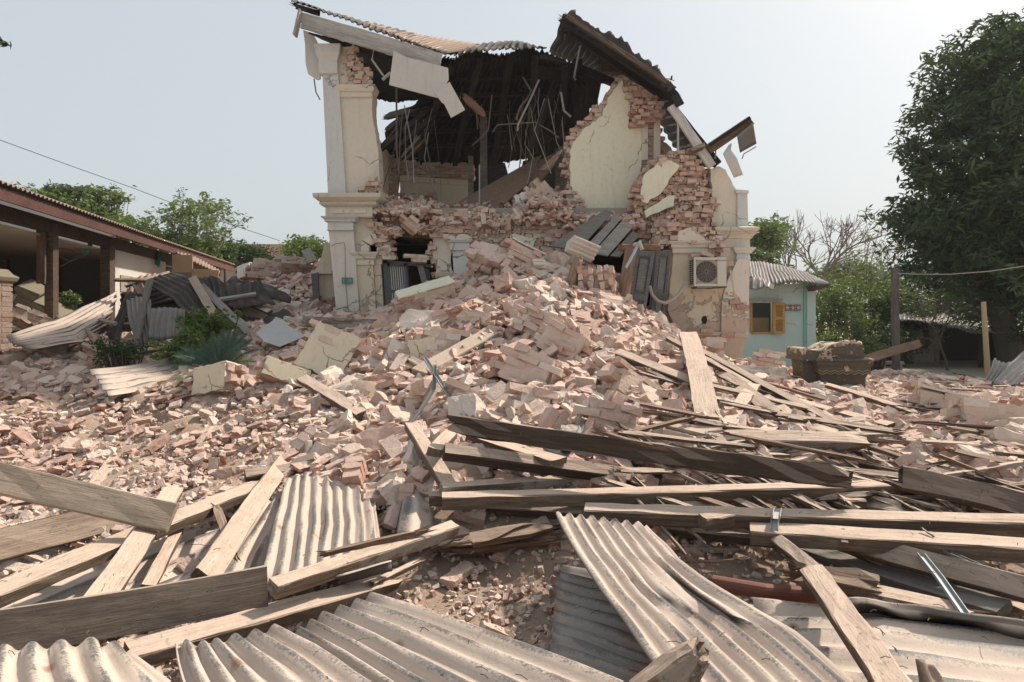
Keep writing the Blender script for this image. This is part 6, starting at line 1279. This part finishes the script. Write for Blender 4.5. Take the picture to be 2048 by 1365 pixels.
for (px_, py_, Y, rx_, rz_) in [(1905,260,22,1.5,1.6),(1960,160,22,1.7,1.7),(2050,110,22,1.7,1.4),(2120,220,22.5,2.4,2.4),(2010,280,21.5,2.2,1.9),(1880,400,22,1.5,1.5),(1940,420,21.5,2.,1.6),(2040,430,21.2,2.2,1.9),(1855,505,22,1.0,.8),(1930,520,21.5,1.8,.9),(2030,545,21.5,2.2,1.1),(2140,500,21.5,2.5,2),(1840,455,22.3,.9,.9),(2000,75,22.4,.8,.6),(1845,300,22,.7,.6),(1980,600,23,1.6,1.0),(2090,610,22.5,1.6,1.1)]:
    c = P(px_, py_, Y); bt.append((tuple(c), (rx_, rx_*1.1, rz_)))
tree('huge dark mango tree towering over the right side', P(2030, 740, 23)-Vector((0, 0, .0)), bt, .42, None, 34, .44, .29, 'mango', 1650, 3, name='mango_tree', asp=.26, droop=.5)
def bush(label, px_, py_, Y, rx_, rz_, mat, nclus, per, size, seed, name='bush', crad=.35, asp=.45, bark='bark', group=None, cat='bush', shell=.3, droop=.1):
    rg = np.random.default_rng(seed); random.seed(seed); c = P(px_, py_, Y); base = Vector((c.x, c.y, 0)); r = thing(name, base, label, cat, group)
    d = rg.normal(0, 1, (nclus, 3)); d /= np.linalg.norm(d, axis=1, keepdims=True); pts = np.array(c)+d*(shell+(1-shell)*rg.random((nclus, 1)))*np.array([rx_, rx_*.8, rz_])*(1+.15*rg.normal(0, 1, (nclus, 1)))
    pts[:, 2] = np.maximum(pts[:, 2], .1); tr = MB()
    for p in pts[::max(1, nclus//30)]: tr.tube([base+Vector((random.gauss(0, rx_*.2), 0, 0)), (base+Vector(p))/2+Vector((random.gauss(0, .1), 0, .1)), p], .03, 4, .008)
    tr.build('branches', M[bark], r); lv = MB(); leaves(lv, pts.tolist(), per, crad, size, asp, droop, rg); leafbuild(lv, 'foliage', mat, r); return r
B = [('bright olive bush right beside the turquoise house wall',1660,620,25,1.5,1.5,'leaf_bright',170,26,.14,11),('tall olive bush with thin arching branches left of the grey post',1730,600,27,1.9,1.9,'leaf_bright',190,26,.15,12),('dark green bush directly behind the tall grey post',1800,640,26,1.5,1.4,'leaf_olive',170,26,.15,13),
 ('shadowy bush between the grey post and the bare shrub',1850,600,28,1.9,1.5,'leaf_dark',170,26,.16,14),('dark bush low in front of the shack wall',1770,690,24,1.0,.7,'leaf_dark',80,26,.13,15),('low dark green undergrowth bush left of the ornate pier top',1660,690,22,.8,.6,'leaf_bright',60,26,.11,16),
 ('olive bush behind the shack roof',1930,590,31,2.6,1.6,'leaf_dark',200,26,.17,17),('dense dark bush at the right edge behind the shack',2050,600,31,2.8,2.0,'leaf_olive',200,26,.17,18),('dark bush at the right edge beside the bent sheet',2060,665,27,1.6,1.,'leaf_dark',80,26,.15,19)]
for q in B: bush(*q[:1], *q[1:6], q[6], *q[7:10], q[10])
bush('light green broken branch of leaves drooping behind the ornate pier',1752,700,18.5,.55,.16,'leaf_mid',26,20,.10,20,crad=.12,cat='branch',name='leafy_branch')
bush('thin upright sprig of pale leaves above the ornate pier',1712,660,19,.2,.45,'leaf_mid',26,14,.09,21,crad=.1,cat='sapling',name='sapling')
def bare(label, base, h, r0, seed, spread=.5, name='bare_tree', mat='twig', depth=5, leafy=None):
    random.seed(seed); r = thing(name, base, label, 'tree'); tr = MB(); tips = []
    def br(p, d, L, rad, k_):
        n = 3; pts = [p]
        for _ in range(n): d = (d+Vector((random.gauss(0, .12), random.gauss(0, .12), random.gauss(.02, .06)))).normalized(); pts.append(pts[-1]+d*L/n)
        tr.tube(pts, rad, 5, rad*.62)
        if k_ == 0: tips.append(pts[-1]); return
        for _ in range(3 if k_ > 1 else 4):
            nd = (d+Vector((random.gauss(0, spread), random.gauss(0, spread), random.gauss(.05, spread*.6)))).normalized(); br(pts[-1] if random.random() < .6 else pts[-2], nd, L*random.uniform(.6, .85), rad*.6, k_-1)
    br(Vector(base), Vector((0, 0, 1)), h*.38, r0, depth); tr.build('trunk', M[mat], r)
    if leafy: lv = MB(); leaves(lv, [tuple(t) for t in tips], leafy[1], leafy[2], leafy[3], rg=np.random.default_rng(seed)); leafbuild(lv, 'crown', leafy[0], r)
    return r
bare('bare grey tree with a rounded net of twigs beyond the turquoise roof', Vector((P(1640,0,45).x, 45, 0)), 9.0, .2, 31, .5)
bare('thinner bare tree with sparse twigs left of the big mango', Vector((P(1715,0,52).x, 52, 0)), 8.5, .16, 32, .45)
bare('slim bare tree standing between green tree and rounded bare tree', Vector((P(1590,0,44).x, 44, 0)), 8., .12, 33, .35, depth=4)
bare('small many stemmed shrub in the shade before the shack', Vector((P(1895,0,22).x, 22, 0)), 2.6, .05, 34, .55, name='bare_shrub', mat='bark', depth=4, leafy=('leaf_olive', 3, .15, .07))
def T(label, px_, py_, Y, rx_, rz_, mat, seed, nclus=160, size=.28, **k):
    c = P(px_, py_, Y); rg = random.Random(seed); bl = [(tuple(c), (rx_*.6, rx_*.6, rz_*.6))]
    for i in range(5): a = rg.uniform(0, 6.28); bl.append(((c.x+math.cos(a)*rx_*.55, c.y+math.sin(a)*rx_*.4, c.z+rg.uniform(-.45, .45)*rz_), (rx_*.42, rx_*.42, rz_*.4)))
    return tree(label, (c.x, c.y, 0), bl, .2, None, 26, .55, size, mat, nclus, seed, **k)
T('green broad leaved tree rising behind the turquoise house', 1535, 478, 40, 1.9, 1.5, 'leaf_mid', 41, 150)
T('lower green tree partly behind the white pilaster', 1515, 530, 36, 1.4, 1.2, 'leaf_olive', 42, 110)
T('dark rounded tree seen through the bare tree', 1690, 545, 50, 2.2, 1.1, 'leaf_far', 43, 150)
T('hazy dark tree left of the grey post top', 1760, 560, 48, 2.0, 1.2, 'leaf_far', 44, 140)
T('hazy tree line crown just over the turquoise roof ridge', 1625, 560, 55, 1.8, .8, 'leaf_far', 45, 90)
T('wide spreading tree with layered branches behind the shed', 150, 425, 30, 2.6, 1.0, 'leaf_mid', 46, 190, .24, shell=.2)
T('lower part of foliage close behind the shed roof', 235, 460, 29, 1.9, .8, 'leaf_mid', 47, 130, .22)
bush('flat topped branch of leaves at the top left of the spreading tree', 125, 385, 30, 1.3, .18, 'leaf_olive', 34, 26, .22, 48, cat='tree', name='tree')
bush('leafy limb stretching right at the top of the spreading tree', 205, 395, 30, 1.3, .4, 'leaf_mid', 40, 22, .22, 49, cat='tree', name='tree')
bush('lone round tuft of leaves above the shed roof', 58, 390, 30, .45, .22, 'leaf_mid', 14, 26, .2, 50, cat='tree', name='tree')
bare('loose airy tree with upright leafy shoots right of the shed roof', Vector((P(318,0,27).x, 27, 0)), 5.9, .09, 51, .3, name='airy_tree', mat='bark_pale', depth=5, leafy=('leaf_mid', 7, .26, .19))
T('bushy crown at the foot of the loose airy tree', 350, 490, 27, 1.6, .8, 'leaf_mid', 52, 120, .2)
T('small dark mango tree standing before the far pink roof', 495, 515, 30, 1.2, .7, 'leaf_dark', 53, 120, .22, asp=.3)
T('green tree between the pink roof and the cream pilaster', 625, 500, 30, 1.3, .55, 'leaf_mid', 54, 120, .2)
T('low dark shrub tree between shed end and small mango', 420, 520, 28, 1.0, .5, 'leaf_dark', 55, 80, .2)
# shrub, cycad by the pile
bush('leafy green shrub growing through the fallen roof pile', 420, 655, 10.2, .5, .28, 'leaf_mid', 95, 24, .07, 61, crad=.1)
bush('leafy lower shrub left of the cycad', 375, 700, 9.6, .45, .28, 'leaf_mid', 70, 24, .07, 62, crad=.1)
bush('dark shaded shrub under the rust brown sheet', 240, 705, 9.8, .55, .2, 'leaf_dark', 40, 18, .07, 63, crad=.1)
bush('small sprig of leaves beside the toppled gate cap', 130, 605, 12.4, .3, .22, 'leaf_mid', 26, 20, .07, 64, crad=.08)
cy = thing('cycad', P(438, 752, 9.0), 'cycad with stiff dark feathery fronds behind the rounded plastered block', 'cycad'); random.seed(5)
base = P(440, 752, 9.0)
def frond(tipx, tipy, Y, L, col, kk):
    tip = P(tipx, tipy, Y); mid = (base+tip)/2+Vector((0, 0, .16)); mb = MB(); pts = []
    for i in range(13):
        t = i/12; pts.append(base*(1-t)**2+mid*2*t*(1-t)+tip*t*t)
    mb.tube(pts, .008, 4, .003)
    for i in range(46):
        t = .12+.88*i/45; p = base*(1-t)**2+mid*2*t*(1-t)+tip*t*t; d = ((mid-base)*(1-t)+(tip-mid)*t).normalized(); s = d.cross(Vector((.25*math.sin(kk), -1, .35))).normalized(); ln = .105*math.sin(math.pi*min(1, t*.9+.12))+.02
        for sg in (-1, 1):
            e = p+(s*sg*.75+d*.65).normalized()*ln; w_ = d*.0055; nn = Vector((0, -.012, .006))
            mb.add([p-w_, p+w_, e+nn], [(0, 1, 2)], random.random())
    mb.build('frond', M[col], cy)
for i, (a, b, Y) in enumerate([(448,660,9.0),(462,662,9.0),(478,664,9.1),(495,668,9.2),(505,680,9.1),(425,672,9.0),(405,690,8.9),(360,694,8.8),(345,712,8.6),(318,735,8.5),(320,770,8.1),(340,775,8.0),(518,700,8.9),(515,725,8.7),(440,672,9.6),(485,690,8.7),(390,706,9.2)]): frond(a, b, Y, 1, 'cycad' if i not in (10, 11, 13) else 'leaf_olive', i)
# twig of leaves reaching in at the upper left
tg = thing('leafy_twig', P(-20, 70, 6), 'hanging tip of dark leaves at the upper left edge', 'branch tip'); MB().tube([P(-60, 60, 6), P(-10, 75, 6), P(12, 84, 6)], .006, 5, .003).build('twig', M['bark'], tg)
lv = MB(); leaves(lv, [tuple(P(a, b, 6)) for a, b in ((-12, 80), (0, 82), (8, 86), (16, 88), (12, 92))], 5, .03, .075, .3, .6); leafbuild(lv, 'leaf_tuft', 'leaf_dark', tg)
# ---------------- the dusty air ----------------
hz = MB(); hz.span((-75, -6, -1), (75, 80, 16)); hm = bpy.data.materials.new('haze'); hm.use_nodes = True; ht = hm.node_tree; ht.nodes.clear()
vp = ht.nodes.new('ShaderNodeVolumePrincipled'); vp.inputs['Color'].default_value = (.93, .95, 1, 1); vp.inputs['Density'].default_value = .0005; vp.inputs['Anisotropy'].default_value = .2
om = ht.nodes.new('ShaderNodeOutputMaterial'); ht.links.new(vp.outputs[0], om.inputs['Volume'])
ho = hz.build('haze', hm, kind='stuff', label='thin dusty haze in the air'); sc.cycles.volume_bounces = 0
